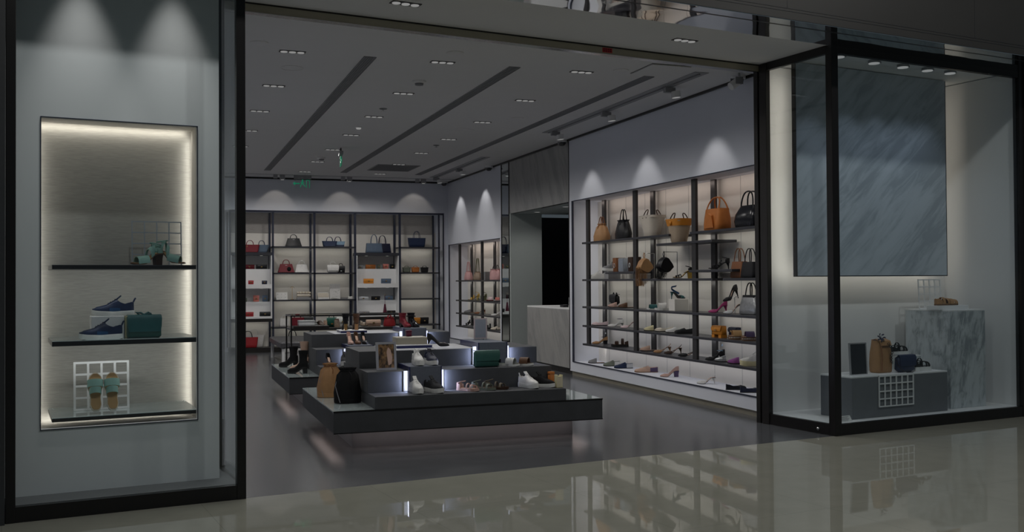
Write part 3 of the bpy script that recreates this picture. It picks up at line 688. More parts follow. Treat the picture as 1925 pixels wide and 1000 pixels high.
for k, (x0, x1, y0, y1, z) in enumerate(((2.16, 2.52, I1 + .93, I1 + 1.25, .845), (2.14, 2.48, I2 + .85, I2 + 1.17, .845))):
    t = thing('display_tray', ('white topped blue edged tray under the grey book box', 'white topped blue edged tray under the pair of heeled boots')[k], 'tray', (x0, y0, .832), group='blue edged trays')
    build('board', G().box(0, x1 - x0, 0, y1 - y0, .0, .026), M('navy_trim'), t)
    build('top', G().box(-.004, x1 - x0 + .004, -.004, y1 - y0 + .004, .026, .034), M('white_paint'), t)

# ================================================================ BENCH AND FRAME TABLE
t = thing('leather_bench', 'low dark tufted leather bench on pale legs before the back shelves', 'bench', (1.95, 18.05, 0))
g = G(); rbox(g, 1.5, 2.05, .115, .03, .02, .75, 1.025, .30); build('seat', g, M('bench_leather'), t, smooth=True)
g = G()
for j in range(5): g.box(.04, 1.46, .33 + j*.345, .336 + j*.345, .414, .4175)
for j in range(3): g.box(.36 + j*.37, .366 + j*.37, .04, 2.0, .414, .4175)
build('seam', g, M('black'), t)
for px, py in ((.05, .06), (.05, 1.99), (1.45, .06), (1.45, 1.99)):
    build('leg', G().box(px - .025, px + .025, py - .025, py + .025, 0, .30), M('white_paint'), t)
t = thing('frame_table', 'thin black metal frame table with goods, behind the second island', 'table', (1.727, 14.6, 0))
for px, py in ((0, 0), (0, .6), (1.66, 0), (1.66, .6)):
    build('post', G().box(px - .011, px + .011, py - .011, py + .011, 0, 1.01), BK, t)
build('top_frame', G().box(0, 1.66, -.011, .011, .99, 1.012).box(0, 1.66, .589, .611, .99, 1.012).box(-.011, .011, 0, .6, .99, 1.012).box(1.65, 1.672, 0, .6, .99, 1.012), BK, t)
build('glass_top', G().box(.01, 1.65, .01, .59, 1.0, 1.008), CLEAR, t)
build('shelf', G().box(0, 1.66, -.011, .611, .785, .815), M('dark_bronze'), t)

# ================================================================ SHOES
def itp(tab, u):
    for (a, va), (b, vb) in zip(tab, tab[1:]):
        if u <= b:
            k = (u - a)/(b - a) if b > a else 0; k = k*k*(3 - 2*k)
            return va + (vb - va)*k
    return tab[-1][1]
HW_POINT = [(0, .14), (.05, .27), (.14, .33), (.32, .29), (.46, .32), (.64, .46), (.72, .45), (.86, .27), (.96, .09), (1, .02)]
HW_ROUND = [(0, .16), (.05, .28), (.14, .35), (.32, .32), (.46, .35), (.64, .48), (.74, .49), (.87, .41), (.96, .25), (1, .07)]
US = [0, .02, .05, .09, .14, .2, .27, .34, .41, .48, .54, .6, .66, .72, .78, .84, .9, .95, .985, 1]
class Shoe:
    def __init__(s, L=.25, W=.085, H=0, t0=.012, toe='round'):
        s.L, s.W, s.H, s.t0 = L, W, H, t0; s.hw_tab = HW_POINT if toe == 'point' else HW_ROUND; s.point = toe == 'point'
    def x(s, u): return (u - .5)*s.L
    def hw(s, u): return itp(s.hw_tab, u)*s.W
    def bed(s, u):
        if s.H <= 0: return s.t0 + (.008*max(0, (u - .75)/.25)**2)
        if u < .16: k = 1
        elif u > .68: k = 0
        else: k = .5 + .5*math.cos(PI*(u - .16)/.52)
        return s.t0 + s.H*k + .006*max(0, (u - .8)/.2)**2
    def cy(s, u): return .03*s.W*math.sin(PI*u)
    # ------- pieces
    def sole(s, th=None, ext=1.0, flat=False, u0=0, u1=1):
        g = G(); R = []
        for u in [v for v in US if u0 <= v <= u1]:
            h, z1 = s.hw(u)*ext, s.bed(u); z0 = 0 if flat else max(0, z1 - (th or .006))
            if flat: z0 = .006*max(0, (u - .8)/.2)**2*1.2
            x, c = s.x(u)*(1 + (ext - 1)*.3), s.cy(u)
            R.append([(x, c - h, z0), (x, c + h, z0), (x, c + h, z1), (x, c - h, z1)])
        return g.loft(R)
    def insole(s, u0=0, u1=1, sc=.86):
        g = G(); R = []
        for u in [v for v in US if u0 <= v <= u1]:
            h, z = s.hw(u)*sc, s.bed(u); x, c = s.x(u)*.96, s.cy(u)
            R.append([(x, c - h, z), (x, c + h, z), (x, c + h, z + .004), (x, c - h, z + .004)])
        return g.loft(R)
    def upper(s, side, top, open0=.05, open1=.55, u0=0, u1=1, flare=1.0, lean=.88):
        g = G(); R = []
        for u in [v for v in US if u0 <= v <= u1]:
            h, b = s.hw(u)*flare, s.bed(u); x, c = s.x(u), s.cy(u)
            sd, tp = itp(side, u), itp(top, u)
            op = open0 < u < open1
            if op:
                z1 = b + sd; f = lean
                P = [(1, 0), (1.03, .5), (f, 1)]
                pts = [(x, c - h*a, b + sd*k) for a, k in P] + [(x, c - h*(f - .1), z1 - .004), (x, c - h*.6, b + .005), (x, c, b + .004), (x, c + h*.6, b + .005), (x, c + h*(f - .1), z1 - .004)] + [(x, c + h*a, b + sd*k) for a, k in P[::-1]]
            else:
                pts = [(x, c - h, b), (x, c - h*1.0, b + tp*.45), (x, c - h*.83, b + tp*.78), (x, c - h*.6, b + tp*.91), (x, c - h*.3, b + tp*.98), (x, c, b + tp), (x, c + h*.3, b + tp*.98), (x, c + h*.6, b + tp*.91), (x, c + h*.83, b + tp*.78), (x, c + h, b + tp*.45), (x, c + h, b)]
            R.append(pts)
        return g.loft(R)
    def heel(s, kind='stiletto'):
        g = G(); z = s.bed(.06) - .004; x0 = s.x(0); w = s.W
        if kind == 'stiletto':
            R = []
            for k, (dx, rx, ry) in enumerate(((.030, .030, .30*w), (.022, .018, .2*w), (.015, .008, .006), (.013, .005, .0045), (.013, .006, .0055))):
                zz = z*(1, .86, .45, .06, 0)[k]
                R.append([(x0 + dx + rx*math.cos(2*PI*j/10), ry*math.sin(2*PI*j/10), zz) for j in range(10)])
            return g.loft(R)
        if kind == 'block':
            R = []
            for zz, a, b, hh in ((z, .0, .075, .31), (z*.6, .006, .062, .27), (0, .008, .058, .26)):
                R.append([(x0 + a, -hh*w*.8, zz), (x0 + b, -hh*w, zz), (x0 + b, hh*w, zz), (x0 + a, hh*w*.8, zz)])
            return g.loft(R)
        if kind == 'low':
            return s.flatheel()
        if kind == 'wedge':
            R = []
            for u in [v for v in US if v <= .7]:
                h = s.hw(u); R.append([(s.x(u), -h, 0), (s.x(u), h, 0), (s.x(u), h, s.bed(u) - .004), (s.x(u), -h, s.bed(u) - .004)])
            return g.loft(R)
    def flatheel(s, h=.012):
        g = G(); R = []
        for u in [v for v in US if v <= .28]:
            q = s.hw(u)*.96; R.append([(s.x(u), -q, 0), (s.x(u), q, 0), (s.x(u), q, h), (s.x(u), -q, h)])
        return g.loft(R)
    def band(s, u, bw, h, th=.004, du=0, n=11, sc=1.02):
        g = G(); P = []; Wv = []
        for k in range(n):
            a = PI*k/(n - 1); uu = u + du*(k/(n - 1) - .5); hh = s.hw(uu)*sc
            P.append((s.x(uu), s.cy(uu) - hh*math.cos(a), s.bed(uu) + h*math.sin(a)**.8)); Wv.append((bw, 0, (s.bed(uu + .03) - s.bed(uu - .03))*bw/(.06*s.L)))
        return g.strap(P, Wv, th)
    def ankle(s, zup, r=.034, xo=.055, th=.006, tilt=0):
        g = G(); x0 = s.x(0) + xo; z = s.bed(.08) + zup
        return g.tube([(x0 + r*1.15*math.cos(2*PI*k/16), r*math.sin(2*PI*k/16), z + tilt*math.cos(2*PI*k/16)) for k in range(16)], th/2, 6, True)
    def heelstrap(s, zup, u=.5, th=.005):
        g = G(); z = s.bed(.03) + zup; P = []
        for k in range(13):
            a = PI*(k/12) - PI/2
            q = abs(k - 6)/6
            x = s.x(.02) + (s.x(u) - s.x(.02))*q**1.6; y = math.sin(a)*s.hw(.16 + (u - .16)*q)*1.0
            P.append((x, y, z*(1 - q) + (s.bed(u) + .016)*q + .0))
        return g.tube(P, th/2, 6)
    def laces(s, u0, u1, tab, n=5):
        g = G()
        for k in range(n):
            u = u0 + (u1 - u0)*k/(n - 1); z = s.bed(u) + itp(tab, u) + .002; h = s.hw(u)*.42
            g.tube([(s.x(u) - .004, -h, z - .007), (s.x(u), 0, z), (s.x(u) + .004, h, z - .007)], .0028, 6)
        return g
    def bow(s, u, z, sz=.03):
        g = G()
        for sg in (-1, 1):
            g.tube([(s.x(u), 0, z), (s.x(u) + sz*.2, sg*sz*.6, z + sz*.45), (s.x(u) + sz*.3, sg*sz*1.1, z + sz*.1), (s.x(u), 0, z)], .0025, 6)
            g.tube([(s.x(u), 0, z), (s.x(u) + sz*.5, sg*sz*.5, z - sz*.15)], .0022, 6)
        return g
def bp(name, g, m, t, sm=True): return build(name, g, m, t, smooth=sm, ang=50)
def pump(label, loc, rz, m, L=.24, H=.085, heel='stiletto', toe='point', group=None, sling=False, ankle=None, insole='nude', hm=None, W=.08, name='pump', tie=None, cat='shoe', strapm=None):
    t = thing(name, label, cat, loc, rz, group); s = Shoe(L, W, H, .008, toe); m = M(m); hm = M(hm) if hm else m
    side = [(0, .058), (.1, .052), (.25, .03), (.45, .022), (.56, .02), (.7, .03)] ; top = [(0, .058), (.05, .056), (.5, .034), (.62, .034), (.75, .038), (.9, .026), (1, .010)]
    bp('upper', s.upper(side, top, .015, .60, u0=.5 if sling else 0), m, t)
    bp('sole', s.sole(.005), M('sole_black'), t, False)
    bp('heel', s.heel(heel), hm, t)
    bp('insole', s.insole(0, .62, .72), M(insole), t)
    if sling: bp('heel_strap', s.heelstrap(.045, .52), m, t)
    if ankle: bp('ankle_strap', s.ankle(.075 if ankle is True else ankle), M(strapm) if strapm else m, t)
    if tie: bp('ankle_tie', s.bow(.10, s.bed(.1) + .10, .035), M(tie), t)
    return t
def flat(label, loc, rz, m, L=.25, toe='round', group=None, kind='ballet', sole='sole_black', W=.082, insole='nude', name='flat_shoe', trim=None):
    t = thing(name, label, 'shoe', loc, rz, group); s = Shoe(L, W, 0, .011, toe); m = M(m)
    if kind == 'ballet':
        bp('upper', s.upper([(0, .056), (.15, .048), (.4, .032), (.6, .034)], [(0, .056), (.6, .04), (.72, .046), (.9, .034), (1, .014)], .015, .62), m, t)
    elif kind == 'loafer':
        top = [(0, .06), (.46, .068), (.6, .058), (.75, .045), (.9, .034), (1, .016)]
        bp('upper', s.upper([(0, .058), (.15, .052), (.35, .045), (.5, .05)], top, .015, .47), m, t)
        bp('saddle_band', s.band(.56, .022, .058, .003), M(trim) if trim else m, t)
    elif kind == 'oxford':
        top = [(0, .066), (.40, .082), (.55, .066), (.7, .05), (.9, .036), (1, .018)]
        bp('upper', s.upper([(0, .064), (.15, .058), (.3, .056), (.42, .07)], top, .015, .40), m, t)
        bp('laces', s.laces(.42, .6, top, 4), M(trim) if trim else M('black'), t)
        bp('heel_counter', s.upper([(0, .062), (.15, .055), (.3, .052)], [(0, .062), (.3, .05)], .015, .4, 0, .34, 1.04), M('plum') if trim is None else M(trim), t)
    elif kind == 'mule':
        bp('upper', s.upper([(.4, .03), (.6, .03)], [(.4, .072), (.55, .066), (.72, .052), (.9, .036), (1, .014)], 0, .1, u0=.47), m, t)
        bp('insole', s.insole(0, .6, .9), M(insole), t)
    bp('sole', s.sole(flat=True, ext=1.03), M(sole), t, False)
    if kind == 'ballet' or kind == 'loafer': bp('insole', s.insole(0, .6, .72), M(insole), t)
    return t
def sneaker(label, loc, rz, m, sole='sole_white', L=.275, W=.095, lace='white_leather', group=None, knit=False, panel=None, tab=True, loose=False, t0=.03):
    t = thing('sneaker', label, 'shoe', loc, rz, group); s = Shoe(L, W, 0, t0, 'round'); mm_ = M(m)
    top = [(0, .078), (.33, .098), (.42, .096), (.55, .075), (.7, .052), (.85, .042), (1, .020)]
    side = [(0, .076), (.12, .066), (.22, .058), (.33, .072), (.4, .09)]
    bp('upper', s.upper(side, top, .02, .36), mm_, t)
    g = G(); R = []
    for u in US:
        k = s.bed(u) + .006 + .006*abs(math.cos(PI*u)); h = s.hw(u)*1.10; x = s.x(u)*1.03; z0 = .010*max(0, (u - .78)/.22)**2 + .004*max(0, (.1 - u)/.1)
        R.append([(x, s.cy(u) - h*.94, z0), (x, s.cy(u) + h*.94, z0), (x, s.cy(u) + h*1.03, z0 + .6*k), (x, s.cy(u) + h*.98, k), (x, s.cy(u) - h*.98, k), (x, s.cy(u) - h*1.03, z0 + .6*k)])
    bp('sole', g.loft(R), M(sole), t)
    g = G(); R = []
    for u in US:
        h = s.hw(u)*1.02; x = s.x(u)*1.0; z0 = .010*max(0, (u - .78)/.22)**2
        R.append([(x, -h*.9, z0 - .001), (x, h*.9, z0 - .001), (x, h*.9, z0 + .004), (x, -h*.9, z0 + .004)])
    bp('tread', g.loft(R), M('sole_black'), t, False)
    bp('laces', s.laces(.40, .62, top, 5), M(lace), t)
    g = G().strap([(s.x(.44), 0, s.bed(.44) + .088), (s.x(.36), 0, s.bed(.36) + .105), (s.x(.31), 0, s.bed(.31) + .118)], (0, W*.36, 0), .008)
    bp('tongue', g, mm_, t)
    if tab: bp('pull_tab', G().tube([(s.x(.01), 0, s.bed(0) + .07), (s.x(-.03), 0, s.bed(0) + .095), (s.x(-.055), 0, s.bed(0) + .098)], .006, 6), mm_, t)
    if loose: bp('lace_bow', s.bow(.40, s.bed(.4) + .105, .05), M(lace), t)
    if panel: bp('side_panel', s.upper([(0, .056), (.3, .044)], [(0, .06), (.5, .06)], .02, .6, .05 if panel[1] else .3, .34 if panel[1] else .6, 1.035), M(panel[0]), t)
    return t
def sandal(label, loc, rz, sm, bands, m, L=.25, H=0, heel=None, t0=.014, ankle=None, group=None, toe='round', sole='sole_black', hm=None, W=.088, sling=None, name='sandal', wrap=None, extra=None, insole=None):
    t = thing(name, label, 'shoe', loc, rz, group); s = Shoe(L, W, H, t0, toe); m = M(m)
    bp('sole', s.sole(.008 if H > 0 else None, 1.05, flat=H <= 0), M(sole), t, False)
    bp('insole', s.insole(0, .985, .93), M(insole or sm), t)
    for b in bands:
        bp('strap', s.band(b[0], b[1], b[2], .004, b[3] if len(b) > 3 else 0), M(b[4]) if len(b) > 4 else m, t)
    if heel: bp('heel', s.heel(heel), M(hm) if hm else m, t)
    if ankle: bp('ankle_strap', s.ankle(ankle, .033, .05, .009, .01), m, t)
    if sling: bp('heel_strap', s.heelstrap(sling, .42), m, t)
    if wrap:
        bp('heel_cup', s.upper([(0, wrap), (.2, wrap*.7)], [(0, wrap), (.2, wrap)], .012, .5, 0, .2, 1.02), m, t)
    if extra: bp(extra[0], extra[2](s), M(extra[1]), t)
    return t
def boot(label, loc, rz, m, L=.245, H=.075, heel='block', shaft=.20, sm='sole_black', hm=None, group=None, toe='round', name='ankle_boot', plat=0, W=.088, cuff=None):
    t = thing(name, label, 'boot', loc, rz, group); s = Shoe(L, W, H, .010 + plat, toe); m = M(m)
    top = [(0, .07), (.3, .085), (.42, .088), (.55, .066), (.7, .05), (.86, .042), (1, .018)]
    g = s.upper([(0, .06)], top, .9, .9)
    R = []; zb = s.bed(.12)
    for k in range(7):
        q = k/6; z = zb + .03 + (shaft - .03)*q; rx, ry = .052 + .012*q - .010*math.sin(PI*q), .040 + .010*q - .006*math.sin(PI*q)
        x0 = s.x(.20) + .010*(1 - q) + .006*q
        R.append([(x0 + rx*math.cos(2*PI*j/16), ry*math.sin(2*PI*j/16), z) for j in range(16)])
    zt = zb + shaft
    R.append([(x0 + (rx - .006)*math.cos(2*PI*j/16), (ry - .006)*math.sin(2*PI*j/16), zt) for j in range(16)])
    R.append([(x0 + (rx - .007)*math.cos(2*PI*j/16), (ry - .007)*math.sin(2*PI*j/16), zt - .04) for j in range(16)])
    g2 = G().loft(R)
    bp('upper', g, m, t); bp('shaft', g2, m, t)
    bp('sole', s.sole(.010 + plat, 1.04), M(sm), t, False)
    bp('heel', s.heel(heel), M(hm) if hm else M(sm), t)
    bp('zip_seam', G().tube([(x0 - .01, -.041, zb + .02), (x0 - .004, -.046, zb + shaft*.5), (x0, -.0505, zt - .01)], .002, 5), M('black_metal'), t)
    if cuff: bp('buckle_strap', G().tube([(x0 + (rx + .002)*math.cos(2*PI*j/16), (ry + .002)*math.sin(2*PI*j/16), zt - .045) for j in range(16)], .008, 6, True), M(cuff), t)
    return t

# ================================================================ BAGS AND SMALL GOODS
def arch(w, h, y, z, n=13, sq=.75, lean=0):
    P = []
    for k in range(n):
        a = PI*k/(n - 1); P.append((-w/2*math.copysign(abs(math.cos(a))**sq, math.cos(a)), y + lean*math.sin(a), z + h*math.sin(a)**.8))
    return P
def tote(label, loc, rz, m, w0, w1, d0, d1, h, hh, hw, hm=None, name='tote_bag', r=.03, group=None, hr=.006, thin=False, clasp=None, tagm=None, mid=0, base=None, flaps=None, cat='bag', parts=True, lean=.02, charm=None, inner='black'):
    t = thing(name, label, cat, loc, rz, group); mm_ = M(m); hm_ = M(hm) if hm else mm_
    g = G(); R = [rrect(w0 - .02, d0 - .02, r, 0), rrect(w0, d0, r, .012)]
    for q in (.3, .6, .85): R.append(rrect(w0 + (w1 - w0)*q + mid*math.sin(PI*q), d0 + (d1 - d0)*q + mid*.6*math.sin(PI*q), r, h*q))
    R += [rrect(w1, d1, r*.8, h), rrect(w1 - .012, max(d1 - .012, .02), r*.6, h), rrect(w1 - .016, max(d1 - .016, .016), r*.6, h - .03)]
    bp('body', g.loft(R), mm_, t)
    if hh:
        for sy in (-1, 1): bp('handle', G().tube(arch(hw, hh + .04, sy*(d1/2 - .004), h - .04, lean=-sy*lean), hr, 8), hm_, t)
    if base: bp('base_band', G().loft([rrect(w0 + .002 + (w1 - w0)*q, d0 + .004 + (d1 - d0)*q, r, h*q + .004) for q in (0, base)]), M(flaps or 'black'), t)
    if clasp: bp('clasp', G().box(-.022, .022, -d1/2 - .008, -d1/2 - .0, h - .045, h - .025), M(clasp), t, False)
    if tagm:
        bp('luggage_tag', G().box(-.015, .015, -.003, .003, -.09, -.03).tube([(0, 0, -.03), (0, 0, .0)], .003, 5).mv(-hw*.42, -d1/2 - .006, h - .01), M(tagm), t, False)
    if charm: bp('fur_charm', G().ball((w1*.22, -d1/2 - .035, h*.42), .042, .032, .05), M(charm), t)
    return t
def flapbag(label, loc, rz, m, w, d, h, flap=.6, name='shoulder_bag', strap=None, handle=0, clasp='gold', fm=None, group=None, r=.012, taper=0, feet=False, hm=None, cat='bag', rnd=.008):
    t = thing(name, label, cat, loc, rz, group); mm_ = M(m); g = G(); rbox(g, w, d, h, r, rnd, w1=w - taper, d1=d*.85); bp('body', g, mm_, t)
    k = h*flap
    P = [(0, d*.38, h + .002), (0, 0, h + .006), (0, -d*.44, h + .001), (0, -d/2 - .005, h - .02), (0, -d/2 - .007, h - k*.6), (0, -d/2 - .006, h - k)]
    ws = [w - taper]*3 + [w - taper + .004, w - taper*.5, w*.94]
    bp('flap', G().strap(P, [(a, 0, 0) for a in ws], .005), M(fm) if fm else mm_, t)
    if clasp: bp('clasp', G().box(-.016, .016, -d/2 - .016, -d/2 - .006, h - k - .002, h - k + .02), M(clasp), t, False)
    if handle: bp('handle', G().tube(arch(w*.5, handle + .01, 0, h - .008), .006, 8), M(hm) if hm else mm_, t)
    if strap: bp('chain_strap', G().tube([(-w/2, 0, h*.8), (-w/2 - .012, -.02, h*.5), (-w/2 - .01, -d/2 - .03, h*.2), (-w*.3, -d/2 - .05, .006), (w*.1, -d/2 - .045, .006)], .004, 6), M(strap), t)
    if feet: bp('foot', G().box(-w/2, -w*.22, -d/2, d/2, -.035, 0).box(w*.22, w/2, -d/2, d/2, -.035, 0), mm_, t, False)
    return t
def clutch(label, loc, rz, m, w, d, h, flap=.55, clasp='gold', name='clutch_bag', group=None, fm=None, cat='bag', strap=None):
    return flapbag(label, loc, rz, m, w, d, h, flap, name, None, 0, clasp, fm, group, min(.012, d*.3), 0, cat=cat, rnd=.005)
def bucket(label, loc, rz, m, r0, r1, h, neck=.6, name='bucket_bag', tie=None, strap=None, cat='bag', group=None, sy=.8, hm=None, handle=0, pleat=.10, slump=0):
    t = thing(name, label, cat, loc, rz, group); mm_ = M(m); n = 32; R = []
    prof = [(0, r0*.92, 0), (.02, r0, 0), (.3, r0*1.04, .1), (.55, (r0 + r1)/2*1.03, .35), (.8, r1, .8), (.92, r1*neck, 1), (1, r1*(neck + .18), 1)]
    for q, rr, pl in prof:
        R.append([(rr*(1 + pleat*pl*math.cos(8*2*PI*j/n))*math.cos(2*PI*j/n), sy*rr*(1 + pleat*pl*math.cos(8*2*PI*j/n))*math.sin(2*PI*j/n), h*q - slump*math.sin(PI*q)*math.cos(2*PI*j/n)*.2) for j in range(n)])
    R.append([(p[0]*.85, p[1]*.85, p[2] - .02) for p in R[-1]])
    bp('body', G().loft(R), mm_, t)
    bp('drawstring', G().tube([(r1*neck*1.08*math.cos(2*PI*j/16), sy*r1*neck*1.08*math.sin(2*PI*j/16), h*.925) for j in range(16)], .005, 6, True).tube([(0, -sy*r1*neck, h*.92), (.02, -sy*r1*1.05, h*.82), (.015, -sy*r1*1.1, h*.7)], .004, 6), M(tie) if tie else mm_, t)
    bp('base', G().lathe([(r0*.96, -.0), (r0*1.015, .004), (r0*1.03, h*.13), (r0*1.0, h*.135)], n).tf(Matrix.Diagonal((1, sy, 1, 1))), mm_, t)
    if strap: bp('strap', G().tube([(-r1*.9, 0, h*.78), (-r1*1.25, -.02, h*.5), (-r1*1.1, -sy*r1, h*.25), (-r1*.9, -sy*r1*1.2, .01)], .004, 6), M(strap), t)
    if handle:
        for s_ in (-1, 1): bp('handle', G().tube(arch(r1*.7, handle, s_*sy*r1*.5, h*.9, lean=-s_*.02), .007, 8), M(hm) if hm else mm_, t)
    return t
def casebox(label, loc, rz, m, w, d, h, cat='box', name='gift_box', lid=.35, lm=None, group=None):
    t = thing(name, label, cat, loc, rz, group); g = G(); rbox(g, w, d, h*(1 - lid), .006, .002); bp('base', g, M(m), t)
    g = G(); rbox(g, w + .004, d + .004, h*lid, .006, .002, z0=h*(1 - lid)); bp('lid', g, M(lm or m), t)
    return t
def riser(label, loc, rz, m, w, d, h, name='display_block', cat='display block'):
    g = G(); rbox(g, w, d, h, .003, .002)
    return tag(build(name, g, M(m), None, loc, rz), label, cat)
def lattice(label, loc, rz, w, h, nx, nz, tilt, m='white_paint', bar=.012, th=.012, foot=.0, name='lattice_panel'):
    t = thing(name, label, 'display grid', loc, rz); g = G()
    for i in range(nx + 1): g.box(-w/2 + (w - bar)*i/nx, -w/2 + (w - bar)*i/nx + bar, 0, th, 0, h)
    for j in range(nz + 1): g.box(-w/2, w/2, .001, th - .001, (h - bar)*j/nz, (h - bar)*j/nz + bar)
    g.tf(Matrix.Rotation(-tilt, 4, 'X')); build('grid', g, M(m), t)
    if foot:
        build('prop_leg', G().tube([(-w/2 + .01, .02 + h*math.sin(tilt)*.85, h*math.cos(tilt)*.85), (-w/2 + .01, foot, .0)], .005, 6).tube([(w/2 - .01, .02 + h*math.sin(tilt)*.85, h*math.cos(tilt)*.85), (w/2 - .01, foot, .0)], .005, 6), M(m), t)
    return t
def framed(label, loc, rz, w, h, fm, pm, bw=.018, tilt=.12, name='photo_frame', cat='frame', sub=None):
    t = thing(name, label, cat, loc, rz); R_ = Matrix.Rotation(-tilt, 4, 'X')
    build('frame', G().box(-w/2, -w/2 + bw, 0, .018, 0, h).box(w/2 - bw, w/2, 0, .018, 0, h).box(-w/2 + bw, w/2 - bw, 0, .018, 0, bw).box(-w/2 + bw, w/2 - bw, 0, .018, h - bw, h).tf(R_), M(fm), t)
    p = build('picture', G().box(-w/2 + bw, w/2 - bw, .006, .012, bw, h - bw).tf(R_), M(pm), t)
    if sub: build(sub[0], sub[2]().tf(R_), M(sub[1]), p)
    build('stand_leg', G().tube([(0, .02 + math.sin(tilt)*h*.6, h*.6*math.cos(tilt)), (0, .10, .003)], .006, 6), M(fm), t)
    return t

# ================================================================ GOODS IN THE LONG NICHE (right wall)
XN = 6.25; W_ = -PI/2
ZA, ZB, ZD, ZE, Z3, Z4, Z5, ZF = 2.083, 1.97, 1.615, 1.512, 1.095, .805, .522, .225
R = lambda a=.12: PI - .36 + random.uniform(-a, a)
bucket('caramel drawstring handbag, first on the top shelf from the marble portal', (6.25, 13.66, ZA), W_, 'camel', .175, .11, .27, .62, 'drawstring_bag', tie='cognac', handle=.13, hm='cognac', sy=.62, pleat=.13, strap='cognac')
bucket('slouchy black tote with tall looped handles on the top niche shelf', (6.25, 12.91, ZA), W_, 'black', .19, .13, .28, .85, 'slouch_tote', handle=.18, sy=.5, pleat=.12)
BT = dict(name='basket_bag', r=.10, hr=.007, lean=.05)
tote('cream canvas basket bag with dark handles on the top niche shelf', (6.25, 12.01, ZA), W_, 'canvas', .25, .44, .17, .25, .285, .08, .10, hm='dark_brown', flaps='white_leather', **BT)
t = tote('straw basket bag with an orange leather rim on the stepped-down shelf', (6.22, 11.22, ZB), W_, 'straw', .24, .38, .17, .24, .30, .08, .10, hm='dark_brown', **BT)
bp('leather_rim', G().loft([rrect(.362, .226, .10, .215), rrect(.386, .246, .09, .285), rrect(.390, .250, .08, .304), rrect(.376, .236, .08, .304)], False, False), M('orange_bright'), t)
bp('knot', G().ball((.0, -.128, .25), .03, .015, .03), M('orange_bright'), t)
tote('large orange leather satchel with one arched handle on the top niche shelf', (6.25, 10.34, ZA), W_, 'orange', .36, .34, .20, .15, .26, .14, .27, name='satchel', lean=.06, r=.05, hr=.009, tagm='orange', mid=.02)
bp('front_fold', G().loft([[(-.10, -.118, .03), (.10, -.118, .03), (.06, -.120, .17), (-.02, -.122, .20)], [(-.09, -.104, .03), (.09, -.104, .03), (.05, -.09, .18), (-.02, -.085, .21)]]), M('orange'), bpy.data.objects['satchel'])
t = tote('black glossy bowling bag, nearest the entrance on the top niche shelf', (6.25, 9.63, ZA), W_, 'black_gloss', .40, .30, .20, .10, .25, .16, .24, name='bowling_bag', r=.06, hr=.009, mid=.08, tagm='cognac')
# steel hanger stands and fringed bags
def hanger_stand(label, loc, h, arm):
    t = thing('hanger_stand', label, 'stand', loc)
    build('base_plate', G().box(-.05, .05, -.04, .04, 0, .006), M('steel'), t)
    build('pole', G().tube([(0, 0, .006), (0, 0, h)], .005), M('steel'), t)
    build('arm', G().tube([(0, 0, h), (-arm, 0, h), (-arm - .005, 0, h + .012)], .004), M('steel'), t)
def fringe_bag(label, loc, m, L_):
    t = thing('fringe_bag', label, 'bag', loc, PI); P = [(0, 0), (.05, -.035), (.09, -.115), (.085, -.14), (.03, -.18), (-.026, -.20), (-.06, -.185), (-.117, -.13), (-.10, -.09), (-.04, -.015)]
    bp('body', G().loft([[(x*.9, -.07, z*.96 - .004) for x, z in P], [(x, -.055, z) for x, z in P], [(x, .055, z) for x, z in P], [(x*.9, .07, z*.96 - .004) for x, z in P]]), M(m), t)
    bp('flap_edge', G().tube([(.09, -.062, -.12), (.02, -.072, -.185), (-.03, -.062, -.198)], .006, 6), M(m), t)
    bp('wrist_loop', G().strap([(0, 0, -.01), (.012, 0, .04), (0, 0, .078), (-.012, 0, .04), (0, 0, -.01)], (0, .016, 0), .004), M(m), t)
    g = G()
    for k in range(11):
        x = .098 - k*.012; z0 = -.12 - .065*k/10; zz = -L_ - random.uniform(0, .02) + .05*max(0, k - 6)/4
        for y in (-.05, 0, .045): g.strap([(x, y, z0), (x + .004, y + random.uniform(-.006, .006), (z0 + zz)/2), (x + random.uniform(-.006, .006), y, zz)], (.007, .004, 0), .002)
    bp('fringe', g, M(m), t, False)
hanger_stand('steel hanger stand holding the tan fringed bag', (6.30, 12.06, ZE), .345, .15)
hanger_stand('steel hanger stand holding the black fringed bag', (6.30, 11.42, ZE), .345, .19)
fringe_bag('tan fringed bag hanging from a steel stand in the niche', (6.145, 12.06, 1.79), 'camel', .37)
fringe_bag('black fringed bag hanging from a steel stand in the niche', (6.105, 11.42, 1.79), 'black', .27)
# eye level shelves
sneaker('plain white low sneaker on the eye level niche shelf', (6.24, 13.83, ZE), R(), 'white_leather', L=.26, t0=.022)
riser('clear acrylic block under the white and black sneaker', (6.30, 13.40, ZE), 0, 'grey_plastic', .20, .14, .118, 'acrylic_block')
sneaker('white and black low sneaker raised on a small grey block', (6.27, 13.40, 1.632), R(), 'grey_leather', L=.24, t0=.03, lace='white_leather')
def boxbag(label, y, m, cm, w=.13, d=.14, h=.20):
    t = thing('box_bag', label, 'bag', (6.25, y, ZD), W_); g = G(); rbox(g, w, d, h, .008, .004); bp('body', g, M(m), t)
    g = G(); g.strap([(0, d/2 + .002, h*.9), (0, d/2, h + .003), (0, -d/2 - .002, h + .003), (0, -d/2 - .004, h*.35)], (w*.98, 0, 0), .004); bp('flap', g, M(m), t, False)
    bp('ring_clasp', G().tube([(.022*math.cos(2*PI*k/12), -d/2 - .010, h*.45 + .03*math.sin(2*PI*k/12)) for k in range(12)], .005, 6, True), M(cm), t)
boxbag('upright brown box bag with a metal ring clasp beside pale ribbed box', 13.06, 'cognac', 'silver')
t = thing('ribbed_box_bag', 'upright pale blue grey ribbed box bag between two brown ones', 'bag', (6.25, 12.86, ZD), W_)
